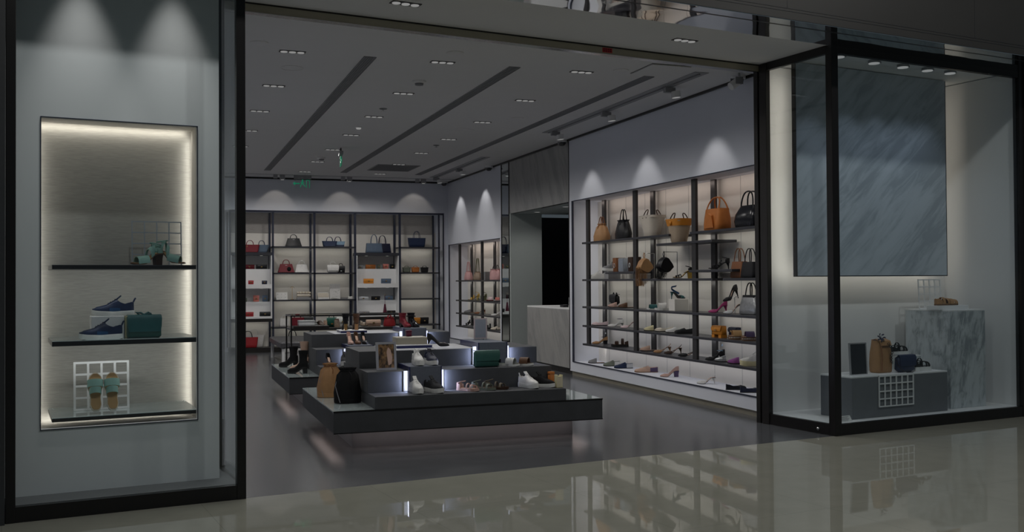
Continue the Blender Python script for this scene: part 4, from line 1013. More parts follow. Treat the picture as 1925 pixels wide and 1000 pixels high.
g = G(); rbox(g, .15, .14, .195, .008, .004); bp('body', g, M('pale_blue'), t); g = G(); [g.box(-.07 + k*.02, -.064 + k*.02, -.076, -.07, .01, .19) for k in range(8)]; bp('ribs', g, M('pale_blue'), t, False)
boxbag('upright dark brown box bag half hidden behind the second shelf post', 12.56, 'dark_brown', 'silver')
sandal('black and yellow strappy high heel sandal with striped heel on the eye level shelf', (6.25, 11.19, ZE), R(), 'yellow', [(.70, .012, .034, .06), (.76, .012, .030, -.06), (.64, .012, .040, -.06), (.84, .010, .026)], 'black', H=.085, heel='block', ankle=.05, sling=.04, hm='yellow', wrap=.045)
sandal('black cage heel sandal on the raised shelf beside the brown tote', (6.25, 10.31, ZD), R(), 'black', [(.60, .018, .046), (.70, .018, .04), (.80, .016, .034), (.5, .018, .05), (.4, .016, .05)], 'black', H=.075, heel='stiletto', ankle=.05, wrap=.05)
def opentote(label, y, m, h=.19, x=6.25):
    return tote(label, (x, y, ZE), W_, m, .25, .21, .12, .08, h, .15, .13, name='pouch_tote', r=.02, hr=.006, mid=.01)
opentote('brown leather pouch tote with a tall looped handle at eye level', 9.86, 'cognac')
opentote('black leather pouch tote with a looped handle beside the brown one', 9.56, 'black', .18, 6.20)
# upper shoe shelf
riser('clear block under the black saddle bag', (6.29, 13.25, Z3), 0, 'white_paint', .14, .14, .035)
t = flapbag('small black rounded saddle bag with short handles on the third shelf', (6.27, 13.25, Z3 + .036), W_, 'black', .21, .08, .15, .75, 'saddle_bag', None, .0, None, r=.035, rnd=.03)
[bp('handle_loop', G().tube(arch(.03, .03, 0, .148), .006).mv(q, 0, 0), M('black'), t) for q in (-.05, .05)]
flat('nude flat shoe lying next to a brown one on the upper shoe shelf', (6.22, 13.10, Z3), R(), 'nude_pink', kind='mule', toe='point')
flat('dark brown flat shoe beside the second post on the upper shoe shelf', (6.25, 12.82, Z3), R(), 'brown', kind='mule', toe='point')
sandal('teal wide band slide sandal on the upper shoe shelf', (6.22, 11.87, Z3), R(), 'white_leather', [(.66, .10, .055)], 'teal', t0=.016, name='slide_sandal', sole='sole_white')
sandal('white wide band slide sandal in front of the white block', (6.22, 11.64, Z3), R(), 'white_leather', [(.64, .09, .07), (.45, .03, .075)], 'white_leather', t0=.022, name='slide_sandal', sole='sole_white', wrap=.06)
riser('white display block carrying a blue strappy heel', (6.27, 11.34, Z3), 0, 'warm_white', .20, .16, .15)
t = sandal('blue wrap strap high heel on the white display block', (6.26, 11.34, Z3 + .151), 0.1, 'sky', [(.70, .03, .034), (.8, .02, .028)], 'teal', L=.22, H=.08, heel='stiletto', name='wrap_sandal')
s_ = Shoe(.22, .088, .08, .014)
bp('wrap_strap', G().strap([(s_.x(.5), -.03, .07), (s_.x(.35), .02, .10), (s_.x(.2), .035, .125), (s_.x(.05), .0, .155), (s_.x(.2), -.035, .165), (s_.x(.4), 0, .168)], (0.01, 0, .022), .004), M('blue'), t)
pump('magenta pink stiletto pump on the upper shoe shelf', (6.24, 10.33, Z3), R(), 'magenta', L=.225, H=.082)
t = thing('shoe_stand', 'thin steel shoe stand carrying a tilted black pump', 'stand', (6.28, 10.02, Z3))
build('pole', G().tube([(0, 0, 0), (0, 0, .195)], .004), M('steel'), t); build('cradle', G().tube([(.05, 0, .20), (0, 0, .195), (-.07, 0, .165)], .004), M('steel'), t); build('base_plate', G().box(-.05, .04, -.04, .04, 0, .005), M('steel'), t)
t = pump('black stiletto pump tilted on a thin steel stand', (6.24, 10.03, 1.255), PI, 'black', L=.22, H=.10); t.rotation_euler.y = .22
pump('silver pointed slingback pump beside the crinkled metallic tote', (6.20, 9.93, Z3), R(), 'silver', L=.225, H=.105, sling=True)
t = tote('black handled tote with a crinkled metallic body on the upper shoe shelf', (6.27, 9.66, Z3), W_, 'crinkle_silver', .34, .24, .13, .08, .22, .14, .13, hm='black', name='metallic_tote', r=.03, hr=.007, mid=.03)
bp('top_panel', G().loft([rrect(.262, .10, .02, .155), rrect(.245, .086, .02, .222)], False, False), M('black'), t)
# middle shoe shelf
flat('pale pink flat, first on the middle shoe shelf from the portal', (6.24, 13.73, Z4), R(), 'pale_pink', toe='point')
pump('white slingback pump with a dark ankle strap on the middle shoe shelf', (6.25, 13.20, Z4), R(), 'white_leather', L=.24, H=.05, heel='stiletto', ankle=.06, strapm='plum')
pump('pale pink slingback pump behind the second post on the middle shelf', (6.25, 12.76, Z4), R(), 'pale_pink', L=.24, H=.085, sling=True)
flat('gold and cream pointed flat on the middle shoe shelf', (6.22, 11.96, Z4), R(), 'pale_yellow', toe='point', kind='mule')
flat('dark trimmed cream pointed flat beside the gold one', (6.26, 11.72, Z4), R(), 'cream', toe='point', trim='black')
flat('white loafer half hidden behind a black loafer', (6.25, 11.40, Z4), R(), 'white_leather', kind='loafer')
flat('black smooth loafer beside the third post on the middle shelf', (6.25, 11.17, Z4), R(), 'black', kind='loafer')
flapbag('orange footed box bag on the middle shoe shelf', (6.24, 10.30, Z4 + .035), W_, 'orange_bright', .21, .085, .10, .55, 'footed_bag', feet=True, rnd=.004)
flapbag('navy footed box bag tucked behind the orange one', (6.30, 10.05, Z4 + .035), W_, 'navy_deep', .16, .085, .09, .55, 'footed_bag', feet=True, rnd=.004)
def studs(s):
    g = G()
    for k in range(15):
        u = .04 + .92*k/14
        for sg in (-1, 1): g.ball((s.x(u), sg*(s.hw(u)*1.05 + .001), .022), .006, .004, .009, 6, 4)
    return g
for lab, y, m in (('tan bowed platform slide with a studded sole on the middle shelf', 9.87, 'cork'), ('plum bowed platform slide with a studded sole on the middle shelf', 9.60, 'plum')):
    sandal(lab, (6.24, y, Z4), R(.05), 'nude', [(.62, .10, .062)], m, t0=.042, name='platform_slide', sole='sole_brown', extra=('studs', 'silver', studs))
# lower shoe shelf
pump('tan pump with black tied ankle cuff on the lower shoe shelf', (6.25, 13.76, Z5), R(), 'camel', L=.24, H=.05, heel='block', ankle=.05, strapm='black', tie='silver', hm='black')
sandal('chunky dark brown platform sandal on the lower shoe shelf', (6.25, 13.06, Z5), R(), 'brown', [(.68, .045, .05), (.34, .035, .085)], 'dark_brown', t0=.035, name='platform_sandal', wrap=.05)
flat('grey and nude pointed mule with a tan toe on the lower shelf', (6.25, 12.12, Z5), R(), 'nude', toe='point', kind='mule', L=.27)
pump('tan slingback pump on the lower shoe shelf', (6.23, 11.72, Z5), R(), 'camel', L=.235, H=.075, sling=True)
pump('dark brown slingback pump just behind the tan slingback', (6.27, 11.50, Z5), R(), 'dark_brown', L=.235, H=.075, sling=True)
pump('black pointed low pump beside the third post on the lower shelf', (6.25, 11.07, Z5), R(), 'black', L=.25, H=.045, heel='block', sling=True)
pump('black heeled shoe with a blue and silver ankle cuff on the lower shelf', (6.25, 10.42, Z5), R(), 'black', L=.235, H=.07, heel='block', ankle=.04, strapm='sky', tie='sky')
flat('silver and yellow pointed mule on the lower shoe shelf', (6.24, 10.17, Z5), R(), 'crinkle_silver', toe='point', kind='mule', insole='pale_yellow')
flat('violet pink pointed flat on the lower shoe shelf', (6.24, 9.89, Z5), R(), 'violet', toe='point', kind='mule')
sneaker('white and grey platform sneaker nearest the entrance on the lower shelf', (6.24, 9.61, Z5), R(), 'white_leather', L=.26, t0=.045, panel=('plum', 1), sole='pale_yellow')
# niche floor
flat('grey pointed mule, first on the niche floor from the portal', (6.22, 13.83, ZF), R(), 'grey_leather', toe='point', kind='mule')
flat('dark green tied loafer on the niche floor', (6.22, 13.28, ZF), R(), 'sage', kind='oxford', trim='white_leather')
t = flat('navy buckled derby shoe with metal rings on the niche floor', (6.22, 12.88, ZF), R(), 'navy', kind='oxford', L=.27, trim='silver', sole='sole_black')
flat('tan and navy two tone oxford on the niche floor', (6.24, 12.21, ZF), R(.05), 'nude', kind='oxford', L=.32, sole='sole_brown', W=.096)
pump('nude block heel pump with dark heel on the niche floor', (6.22, 11.51, ZF), R(), 'nude_pink', L=.25, H=.075, heel='block', hm='plum')
pump('white stiletto pump on the niche floor', (6.22, 10.58, ZF), R(), 'white_leather', L=.235, H=.07, sling=True)
flat('black ballet flat turned heel out on the niche floor', (6.20, 9.88, ZF), -.35, 'black_gloss', L=.235)
flat('navy ballet flat nearest the entrance on the niche floor', (6.20, 9.58, ZF), -.35, 'navy_deep', L=.235)

# ================================================================ GOODS IN THE SMALL NICHE
ZS = (1.511, 1.081, .799, .516)
bucket('pink bucket bag with tall loop at the back wall end of the small niche', (6.25, 20.64, ZS[0]), W_, 'pink', .13, .10, .2, .6, handle=.22, hm='pink', sy=.7)
bucket('dark green patterned bucket bag with tall handle in the small niche', (6.25, 19.97, ZS[0]), W_, 'floral', .13, .10, .18, .6, handle=.30, hm='olive', sy=.7)
riser('grey display block on the top shelf of the small niche', (6.28, 19.40, ZS[0]), 0, 'grey_plastic', .14, .16, .17)
t = bucket('pink ruffled bag with dark looped handles beside the mirror', (6.25, 18.75, ZS[0]), W_, 'pink', .19, .17, .22, .8, 'ruffled_bag', handle=.10, hm='black', sy=.6, pleat=.18)
sandal('yellow strappy heel on the second shelf of the small niche', (6.22, 20.16, ZS[1]), R(), 'yellow', [(.7, .03, .05), (.5, .02, .07)], 'yellow', H=.08, heel='block', ankle=.07, wrap=.05)
sandal('olive strappy heel beside the yellow one in the small niche', (6.25, 19.75, ZS[1]), R(), 'olive', [(.7, .03, .05), (.5, .02, .07)], 'olive', H=.08, heel='block', ankle=.07, wrap=.05)
sandal('pink studded slide on the second shelf by the mirror', (6.22, 18.90, ZS[1]), R(), 'pink', [(.66, .08, .055)], 'pale_pink', t0=.03, name='slide_sandal', extra=('studs', 'red', studs))
sandal('red and white slide nearest the mirror on the second shelf', (6.24, 18.50, ZS[1]), R(), 'white_leather', [(.66, .08, .055)], 'coral', t0=.03, name='slide_sandal', extra=('studs', 'silver', studs))
flat('grey pointed mule on the third shelf of the small niche', (6.24, 20.50, ZS[2]), R(), 'grey_leather', toe='point', kind='mule', L=.27)
pump('brown slingback pump on the third shelf of the small niche', (6.24, 19.80, ZS[2]), R(), 'cognac', H=.08, sling=True)
pump('white strapped pump on the third shelf by the mirror', (6.22, 18.62, ZS[2]), R(), 'white_leather', H=.05, heel='block', ankle=True)
sandal('black caged heel on the lowest shelf of the small niche', (6.24, 20.62, ZS[3]), R(), 'black', [(.7, .03, .05), (.55, .03, .06), (.42, .03, .07)], 'suede_black', H=.085, heel='stiletto', ankle=.07, wrap=.05)
sandal('black open sandal on the lowest shelf by the mirror', (6.22, 19.05, ZS[3]), R(), 'black', [(.7, .04, .05), (.5, .03, .08)], 'black', t0=.03, wrap=.06)
flat('cream and black flat nearest the mirror on the lowest shelf', (6.22, 18.62, ZS[3]), R(), 'cream', kind='loafer', trim='black')

# ================================================================ GOODS ON THE BACK WALL
yb = B0 + .22
tote('deep red winged tote on top of the first display cabinet', (1.71, yb, 2.128), 0, 'burgundy', .33, .40, .14, .08, .17, .09, .15, name='winged_tote', tagm='gold')
tote('steel blue winged tote behind the deep red one', (1.96, yb + .07, 2.128), 0, 'steel_blue', .24, .32, .12, .08, .17, .09, .13, hm='navy', name='winged_tote')
def rows(items):
    for lab, x, y, z, m, w, d, h in items: clutch(lab, (x, y, z), 0, m, w, d, h)
r1, r2, r3, r4 = 1.775, 1.45, 1.075, .765; yr, yf = B0 + .31, B0 + .11
rows([('deep red clutch on the upper step of the first cabinet', 1.704, yr, r1, 'burgundy', .21, .05, .09), ('black clutch on the upper step of the first cabinet', 1.957, yr, r1, 'black', .23, .05, .09),
      ('small red purse on the upper shelf of the first cabinet', 1.72, yf, r2, 'red', .11, .04, .075), ('small black purse on the upper shelf of the first cabinet', 2.0, yf, r2, 'navy_deep', .11, .04, .07),
      ('small grey pouch at the edge of the first cabinet', 1.61, yr, r3, 'sage', .09, .05, .075), ('upright pink card case on the lower step of the first cabinet', 1.845, yr, r3, 'coral', .12, .05, .13), ('upright navy card case on the lower step of the first cabinet', 2.03, yr, r3, 'steel_blue', .11, .05, .13),
      ('long red wallet on the lowest shelf of the first cabinet', 1.66, yf, r4, 'red', .225, .04, .09), ('long black wallet on the lowest shelf of the first cabinet', 2.01, yf, r4, 'black', .225, .04, .09)])
tote('red trapeze tote with black handles standing on the shelving base', (1.66, B0 + .16, .101), 0, 'red', .36, .42, .16, .10, .22, .13, .18, hm='black', name='trapeze_tote')
tote('white winged tote standing behind the red tote on the base', (1.80, B0 + .30, .101), 0, 'white_leather', .36, .44, .10, .08, .26, .12, .18, name='trapeze_tote')
KB = dict(name='top_handle_bag', r=.015, hr=.007, clasp='silver')
def kelly(lab, x, z, m, w, h, hh, hm=None, **k):
    return tote(lab, (x, yb, z), 0, m, w, w*.72, .15, .06, h, hh, w*.42, hm=hm, name='top_handle_bag', r=.015, hr=.007, clasp=k.pop('clasp', 'silver'), **k)
S1, S2, S3, S4 = 2.261, 1.694, 1.113, .531
kelly('black trapezoid top handle bag alone on the upper back shelf', 2.627, S1, 'black', .35, .18, .08, tagm=None)
kelly('burgundy trapezoid top handle bag with black fur charm', 2.468, S2, 'burgundy', .35, .19, .09, charm='suede_black')
kelly('white trapezoid top handle bag beside the burgundy one', 2.80, S2, 'white_leather', .30, .18, .08)
tote('navy ombre winged tote in front on the upper back shelf', (3.40, yb - .04, S1), 0, 'navy', .27, .33, .12, .07, .125, .09, .14, name='ombre_tote')
tote('pale and navy ombre winged tote behind the first ombre tote', (3.60, yb + .08, S1), 0, 'sky', .26, .32, .12, .07, .125, .10, .14, hm='navy', base=.35, flaps='navy', name='ombre_tote')
flapbag('white quilted flap bag with rounded corners on the second back shelf', (3.471, yb - .04, S2), 0, 'white_leather', .245, .09, .165, .72, 'quilted_bag', None, .07, None, r=.02, rnd=.025)
flapbag('small black flap bag with silver clasp beside the white quilted bag', (3.66, yb + .05, S2), 0, 'black', .17, .08, .14, .8, 'top_handle_bag', None, .06, 'silver', rnd=.004)
t = thing('jewel_display', 'white slanted jewellery board on the third back shelf', 'jewellery display', (2.377, yb, S3)); build('board', G().box(-.12, .12, 0, .012, 0, .165).tf(Matrix.Rotation(-.25, 4, 'X')), M('white_leather'), t); build('foot', G().box(-.06, .06, 0, .06, 0, .012), M('white_paint'), t); g = G(); [g.ball((x, -.004 + z*.25, z), .008) for x in (-.08, 0, .08) for z in (.05, .12)]; build('earrings', g, M('silver'), t)
t = thing('necklace_stand', 'slim gold necklace stand on the third back shelf', 'jewellery display', (2.596, yb, S3)); build('base', G().cyl(0, 0, 0, .01, .04), M('gold'), t); build('post', G().tube([(0, 0, .01), (0, 0, .28)], .005), M('gold'), t); build('arm', G().tube([(-.045, 0, .25), (-.03, 0, .27), (0, 0, .28), (.03, 0, .27), (.045, 0, .25)], .004), M('gold'), t)
t = thing('bracelet_rack', 'two tier cream bracelet rack on the third back shelf', 'jewellery display', (2.845, yb, S3)); build('base', G().box(-.15, .15, -.04, .04, 0, .045), M('grey_plastic'), t)
for z in (.085, .145): build('roll', G().tube([(-.145, 0, z), (.145, 0, z)], .022, 12), M('cream'), t)
g = G(); [g.tube([(x, .026*math.cos(a*PI/5), .145 + .026*math.sin(a*PI/5)) for a in range(10)], .004, 5, True) for x in (-.1, -.04, .03, .09)]; build('bracelet', g, M('gold'), t)
build('upright', G().box(-.149, -.143, -.006, .006, .045, .15).box(.143, .149, -.006, .006, .045, .15), M('gold'), t)
t = thing('ribbed_case', 'white ribbed sloping ring case on the third back shelf', 'jewellery display', (3.262, yb, S3)); g = G(); g.loft([[(x, -.06, 0), (x, .05, 0), (x, .05, .14), (x, .02, .145), (x, -.05, .05)] for x in (-.12, .12)]); build('body', g, M('white_leather'), t); g = G(); [g.box(-.115, .115, -.055 + .014*k, -.049 + .014*k, .046 + .018*k, .062 + .018*k) for k in range(5)]; build('rib', g, M('cream'), t); build('base', G().box(-.125, .125, -.07, .06, 0, .015), M('silver'), t)
t = thing('earring_board', 'tall white upright earring board on the third back shelf', 'jewellery display', (3.521, yb, S3)); build('board', G().box(-.115, .115, 0, .014, 0, .335), M('white_leather'), t); build('foot', G().box(-.08, .08, 0, .06, 0, .012), M('white_paint'), t); g = G(); [g.ball((x, -.004, z), .007) for x, z in ((-.05, .05), (.03, .06), (.06, .12), (.02, .16), (-.02, .11), (.07, .19))]; build('earrings', g, M('silver'), t)
casebox('small white box at the end of the third back shelf', (3.845, yb - .05, S3), 0, 'white_leather', .10, .08, .055)
t = thing('shelf_tray', 'low grey tray beside the small white box on the third shelf', 'tray', (3.74, yb + .08, S3)); build('floor', G().box(-.10, .10, -.06, .06, 0, .008), M('grey_leather'), t); build('rim', G().box(-.10, .10, -.06, -.055, .008, .03).box(-.10, .10, .055, .06, .008, .03).box(-.1, -.095, -.06, .06, .008, .03).box(.095, .1, -.06, .06, .008, .03), M('grey_leather'), t)
tote('tall slate blue tote on top of the second display cabinet', (4.38, yb - .06, 2.128), 0, 'steel_blue', .37, .34, .14, .08, .215, .19, .14, name='tall_tote', r=.012, hr=.006)
tote('tall black tote half behind the slate blue one', (4.60, yb + .09, 2.128), 0, 'navy_deep', .38, .34, .14, .08, .215, .18, .16, name='tall_tote', r=.012, hr=.006)
rows([('dark folded wallet on the upper step of the second cabinet', 4.09, yr, r1, 'grey_leather', .15, .06, .08), ('orange half moon pouch on the upper step of the second cabinet', 4.327, yr, r1, 'orange', .22, .06, .09), ('olive pouch on the upper step of the second cabinet', 4.518, yr, r1, 'sage', .085, .05, .09), ('coral pink purse on the upper step of the second cabinet', 4.673, yr, r1, 'coral', .125, .06, .105), ('square black purse on the upper step of the second cabinet', 4.82, yr, r1, 'black', .10, .05, .10),
      ('orange long wallet on the upper shelf of the second cabinet', 4.243, yf, r2, 'orange_bright', .22, .05, .10), ('slate long wallet on the upper shelf of the second cabinet', 4.636, yf, r2, 'steel_blue', .22, .05, .10),
      ('silver and black clutch on the lower step of the second cabinet', 4.164, yr, r3, 'silver', .21, .05, .08), ('plain black wallet on the lower step of the second cabinet', 4.443, yr, r3, 'black', .20, .04, .08), ('dark jewelled clutch on the lower step of the second cabinet', 4.737, yr, r3, 'steel_blue', .19, .05, .09),
      ('grey flat wallet on the lowest shelf of the second cabinet', 4.146, yf, r4, 'grey_leather', .22, .04, .065), ('black flat wallet on the lowest shelf of the second cabinet', 4.75, yf, r4, 'black', .19, .04, .075)])
t = thing('tassel_charm', 'dark purple tassel charm hanging in the second display cabinet', 'bag charm', (4.60, B0 + .06, .79)); bp('tassel', G().lathe([(.0, .21), (.02, .20), (.025, .15), (.04, .05), (.045, .0)], 12), M('wine'), t); bp('cord', G().tube([(0, 0, .21), (.004, .0, .30), (-.003, 0, .40)], .005, 6), M('wine'), t); bp('ring', G().tube([(.012*math.cos(2*PI*k/12), 0, .41 + .012*math.sin(2*PI*k/12)) for k in range(12)], .003, 6, True), M('gold'), t)
tote('navy pleated shopper tote with slim handles on the upper shelf by the corner', (5.367, yb, S1), 0, 'navy', .34, .40, .16, .12, .21, .15, .14, name='shopper_tote', hr=.005, mid=.01)
for lab, x, m in (('small dark grey handbag in the row of three by the corner', 5.13, 'sage'), ('small tan handbag in the middle of the row of three', 5.335, 'orange'), ('small black handbag at the corner end of the row of three', 5.545, 'black')):
    tote(lab, (x, yb, S2), 0, m, .16, .19, .10, .07, .115, .03, .11, name='mini_tote', hr=.004)
clutch('ochre folded clutch on the low shelf by the corner', (5.335, yb, S4), 0, 'orange_bright', .20, .07, .135, name='folded_clutch')
clutch('black folded clutch beside the ochre one on the low shelf', (5.535, yb, S4), 0, 'black', .19, .07, .14, name='folded_clutch')

# ================================================================ GOODS ON THE FRAME TABLE
zt = .815
t = thing('display_tray', 'long dark tray on the frame table under the silver box', 'tray', (2.02, 14.72, zt)); build('board', G().box(-.26, .26, -.10, .14, 0, .036), M('dark_bronze'), t, bev=.004)
casebox('silver grey box lying on the frame table tray', (1.957, 14.72, zt + .036), 0, 'silver', .23, .16, .08)
tote('burgundy tote leaning behind the silver box on the frame table', (1.86, 14.95, zt), 0, 'burgundy', .17, .20, .10, .06, .15, .05, .10, name='small_tote')
flapbag('black small bag behind the silver box on the frame table', (2.02, 14.98, zt), 0, 'black', .14, .06, .15, .6, 'small_bag')
tote('white shopper tote standing outside the end of the frame table', (2.42, B0 + .2, .531), 0, 'white_leather', .2, .2, .10, .08, .18, .06, .10, name='small_tote')
boot('black low boot on the frame table', (2.11, 14.92, zt), -PI/2 + .2, 'black', L=.22, H=.01, heel='block', shaft=.06)
boot('dark brown low boot next to the black one on the frame table', (2.20, 14.92, zt), -PI/2 + .2, 'dark_brown', L=.22, H=.01, heel='block', shaft=.06)
bucket('pale pink small pouch on the frame table', (2.275, 14.95, zt), 0, 'nude', .03, .028, .10, .8, 'pouch')
flapbag('deep green rounded bag on the frame table', (2.37, 14.98, zt), 0, 'deep_green', .15, .07, .13, .7, 'small_bag', None, .05, r=.03, rnd=.02)
bucket('multicoloured patterned pouch in front of the green bag', (2.415, 14.76, zt), 0, 'floral', .042, .036, .13, .7, 'pouch', tie='wine')
flapbag('pearl white boxy bag beside the heeled boots on the frame table', (2.52, 14.9, zt), 0, 'white_leather', .18, .09, .14, .5, 'small_bag', None, .03)
sandal('mosaic patterned heel on the frame table', (2.80, 14.85, zt), -.3, 'floral', [(.7, .04, .05), (.5, .03, .06)], 'floral', L=.2, H=.03, heel='block', wrap=.05)
clutch('long nude clutch on the frame table', (3.0, 14.95, zt), 0, 'nude', .22, .07, .09)
bucket('round red bag with a ring handle at the end of the frame table', (3.22, 14.8, zt), 0, 'red', .09, .075, .13, .9, 'round_bag', sy=.7, handle=.05, pleat=.03)
tote('white tote with thin black ring handles behind the bench', (2.55, 21.35, 0), 0, 'white_leather', .34, .38, .14, .10, .33, .14, .16, hm='black', name='floor_tote', hr=.006)

# ================================================================ GOODS ON THE FIRST ISLAND
zs, z1, zb1, z2, z3, zb2 = .364, .475, .707, .665, .8285, .886
N_ = -PI/2
bucket('camel bucket bag with a chain strap on the first island', (1.535, 9.80, zs), 0, 'camel', .125, .085, .33, .62, tie='cognac', strap='grey_leather', sy=.75, pleat=.14)
bucket('black drawstring bucket bag in front of the camel one', (1.615, 9.27, zs), 0, 'suede_black', .125, .095, .325, .66, tie='black', strap='grey_leather', sy=.8, pleat=.10)
sneaker('white sneaker on the lowest tier of the first island', (2.166, 8.835, z1), N_ + .05, 'knit_white', L=.275)
sneaker('black knit sneaker on the lowest tier beside the white one', (2.33, 8.82, z1), N_ + .32, 'knit_black', L=.275, lace='knit_black')
sneaker('white sneaker with untied laces on top of the low felt box', (2.246, 9.10, zb1), N_ - .03, 'knit_white', L=.27, loose=True)
sneaker('navy and silver sneaker on top of the low felt box', (2.375, 9.10, zb1), N_ + .06, 'navy_deep', L=.27, lace='black', panel=('silver', 1), loose=True)
ST = lambda: [(.74, .016, .036, .10), (.68, .016, .040, -.10), (.5, .014, .05)]
sandal('dusty pink crossed strap sandal on the lowest tier', (2.66, 8.82, z1), N_ + .62, 'nude', ST(), 'nude_pink', L=.25, t0=.02, wrap=.055, ankle=.06, sole='nude_pink', name='strappy_sandal')
sandal('sage green crossed strap sandal on the lowest tier', (2.82, 8.84, z1), N_ + .75, 'khaki', ST(), 'sage', L=.25, t0=.02, wrap=.055, ankle=.06, sole='sage', name='strappy_sandal')
sandal('dark brown crossed strap sandal on the lowest tier', (2.95, 8.86, z1), N_ + .85, 'dark_brown', ST(), 'khaki', L=.25, t0=.02, wrap=.055, ankle=.06, sole='dark_brown', name='strappy_sandal')
sneaker('white chunky sneaker near the end of the lowest tier', (3.27, 8.85, z1), N_ + .30, 'white_leather', L=.275, t0=.032)
sneaker('black suede low sneaker beside the white chunky one', (3.41, 8.86, z1), N_ + .72, 'suede_black', L=.28, lace='black', t0=.026)
casebox('orange brown upright box on the end of the lowest tier', (3.545, 8.955, z1), .2, 'orange', .05, .05, .135, lid=.2)
t = thing('cream_box', 'cream upright notched box at the corner of the lowest tier', 'box', (3.545, 8.76, z1), .1)
g = G(); rbox(g, .065, .05, .11, .004, .002); g.box(-.0325, -.02, -.025, .025, .108, .122).box(.02, .0325, -.025, .025, .108, .122); build('body', g, M('pale_yellow'), t)
g = G(); [g.box(-.028 + k*.012, -.022 + k*.012, -.027, -.025, .01, .1) for k in range(5)]; build('ribs', g, M('cream'), t)
t = flapbag('green leather flap clutch leaning on the tall felt box', (2.93, 9.10, z2), 0, 'green', .25, .075, .155, .60, 'flap_clutch', None, 0, None, r=.02, rnd=.014)
bp('side_tab', G().box(.124, .134, -.05, -.02, .04, .075), M('black'), t, False)
sandal('white soled slide with a wide silver band on the second tier', (3.165, 9.13, z2), N_ + .75, 'sage', [(.62, .085, .06)], 'silver', L=.24, t0=.018, name='slide_sandal', sole='sole_white')
sandal('white soled slide with a wide dark band on the second tier', (3.31, 9.14, z2), N_ + .85, 'khaki', [(.62, .085, .06)], 'brown', L=.24, t0=.018, name='slide_sandal', sole='sole_white')
def art():
    g = G()
    return g.loft([[(x, .005, z) for x, z in ((.02, .045), (.05, .06), (.06, .12), (.045, .19), (.02, .215), (.005, .17), (.012, .10))], [(x, .0065, z) for x, z in ((.02, .045), (.05, .06), (.06, .12), (.045, .19), (.02, .215), (.005, .17), (.012, .10))]])
framed('grey framed brown toned photograph standing on the second tier', (1.96, 9.13, z2), .06, .195, .265, 'grey_plastic', 'print_art', .022, .12, sub=('pale_shape', 'nude', art))
t = thing('book_box', 'dark grey flat book box on the blue edged tray', 'box', (2.33, 9.755, .867), -.03)
g = G(); rbox(g, .31, .24, .07, .004, .002); build('cover', g, M('beige_metal'), t, bev=.001)
build('label_plate', G().box(-.02, .12, -.115, -.06, .0705, .0725), M('paper'), t)
build('page_edge', G().box(.150, .157, -.11, .11, .012, .058), M('cream'), t)
casebox('tiny wine red box on the grey book box', (2.335, 9.82, .938), .1, 'wine', .05, .05, .062)
pump('black pointed pump leaning off the end of the blue edged tray', (2.585, 9.60, .84), -.55, 'black', L=.23, H=.07, heel='stiletto')
t = thing('notice_stand', 'pale lilac notice card in a clear stand on the tall felt box', 'sign', (3.10, 9.82, zb2), 0)
build('card', G().box(-.072, .072, 0, .004, .008, .222), M('pale_pink'), t); build('inner_card', G().box(-.058, .058, -.0015, 0, .02, .21), M('lilac'), t); build('clear_stand', G().box(-.076, .076, -.006, -.004, .0, .225).box(-.076, .076, -.04, .04, 0, .006), CLEAR, t)

# ================================================================ GOODS ON THE SECOND ISLAND
boot('black suede block heel ankle boot at the front of the second island', (1.55, 12.44, zs), PI - .25, 'suede_black', L=.25, H=.06, shaft=.20, plat=.012)
boot('black suede block heel ankle boot behind its twin on the second island', (1.55, 13.42, zs), PI - .25, 'suede_black', L=.25, H=.06, shaft=.19, plat=.012)
boot('dusty pink tall heeled boot between the two black suede boots', (1.64, 12.98, zs), PI - .3, 'nude', L=.24, H=.08, shaft=.27, heel='block', hm='silver')
pump('black and nude pointed pump on the lowest tier of the second island', (1.885, 12.07, z1), N_ + .1, 'black', H=.085, hm='nude')
sneaker('black sneaker on a white sole half hidden by the felt box', (2.06, 12.06, z1), N_ - .1, 'knit_black', L=.25, t0=.045, lace='black')
for lab, x, m in (('nude pointed pump, first of three on the felt box', 2.196, 'nude_pink'), ('brown pointed pump, middle of three on the felt box', 2.287, 'brown'), ('black pointed pump, last of three on the felt box', 2.376, 'black')):
    pump(lab, (x, 12.42, zb1), N_ + .04, m, H=.088, L=.24, hm=m)
boot('black heeled boot with a gold block heel on the blue edged tray', (2.22, 12.90, .867), PI/2 - .1, 'suede_black', L=.24, H=.08, shaft=.12, hm='gold')
boot('brown heeled boot with a tan block heel on the blue edged tray', (2.36, 12.90, .867), PI/2 - .1, 'brown', L=.24, H=.08, shaft=.12, hm='camel')
boot('dark red ankle boot on the tall felt box of the second island', (2.995, 12.80, zb2), N_ + .35, 'burgundy', L=.23, H=.05, shaft=.13)
boot('black buckled ankle boot beside the dark red one', (3.115, 12.82, zb2), N_ + .35, 'black_gloss', L=.23, H=.05, shaft=.13, cuff='suede_black')

# ================================================================ GOODS IN THE NARROW WINDOW
def FW(s, t_, z): return F(s, t_, z)
lattice('grey wire grid panel standing behind the strappy heels', FW(1.02, 7.68, 1.622), A, .352, .332, 4, 4, .06, 'pale_blue', .008, .006)
lattice('white grid panel behind the mint slides', FW(.637, 7.62, .595), A, .37, .345, 4, 4, .10, 'white_paint', .015, .012)
def heelsandal(lab, s_, t_, rz):
    return sandal(lab, FW(s_, t_, 1.623), A + rz, 'cork', [(.66, .085, .052), (.30, .02, .08, .1), (.42, .022, .075, -.12)], 'mint', L=.235, H=.075, heel='block', hm='dark_brown', ankle=.065, wrap=.05, name='ankle_sandal', sole='sole_brown')
heelsandal('mint strappy block heel sandal with toe towards the glass', .925, 7.50, PI + .35)
t = heelsandal('mint strappy block heel sandal tipped against its twin', 1.085, 7.56, -.45); t.rotation_euler.y = .12; t.location.z = 1.64
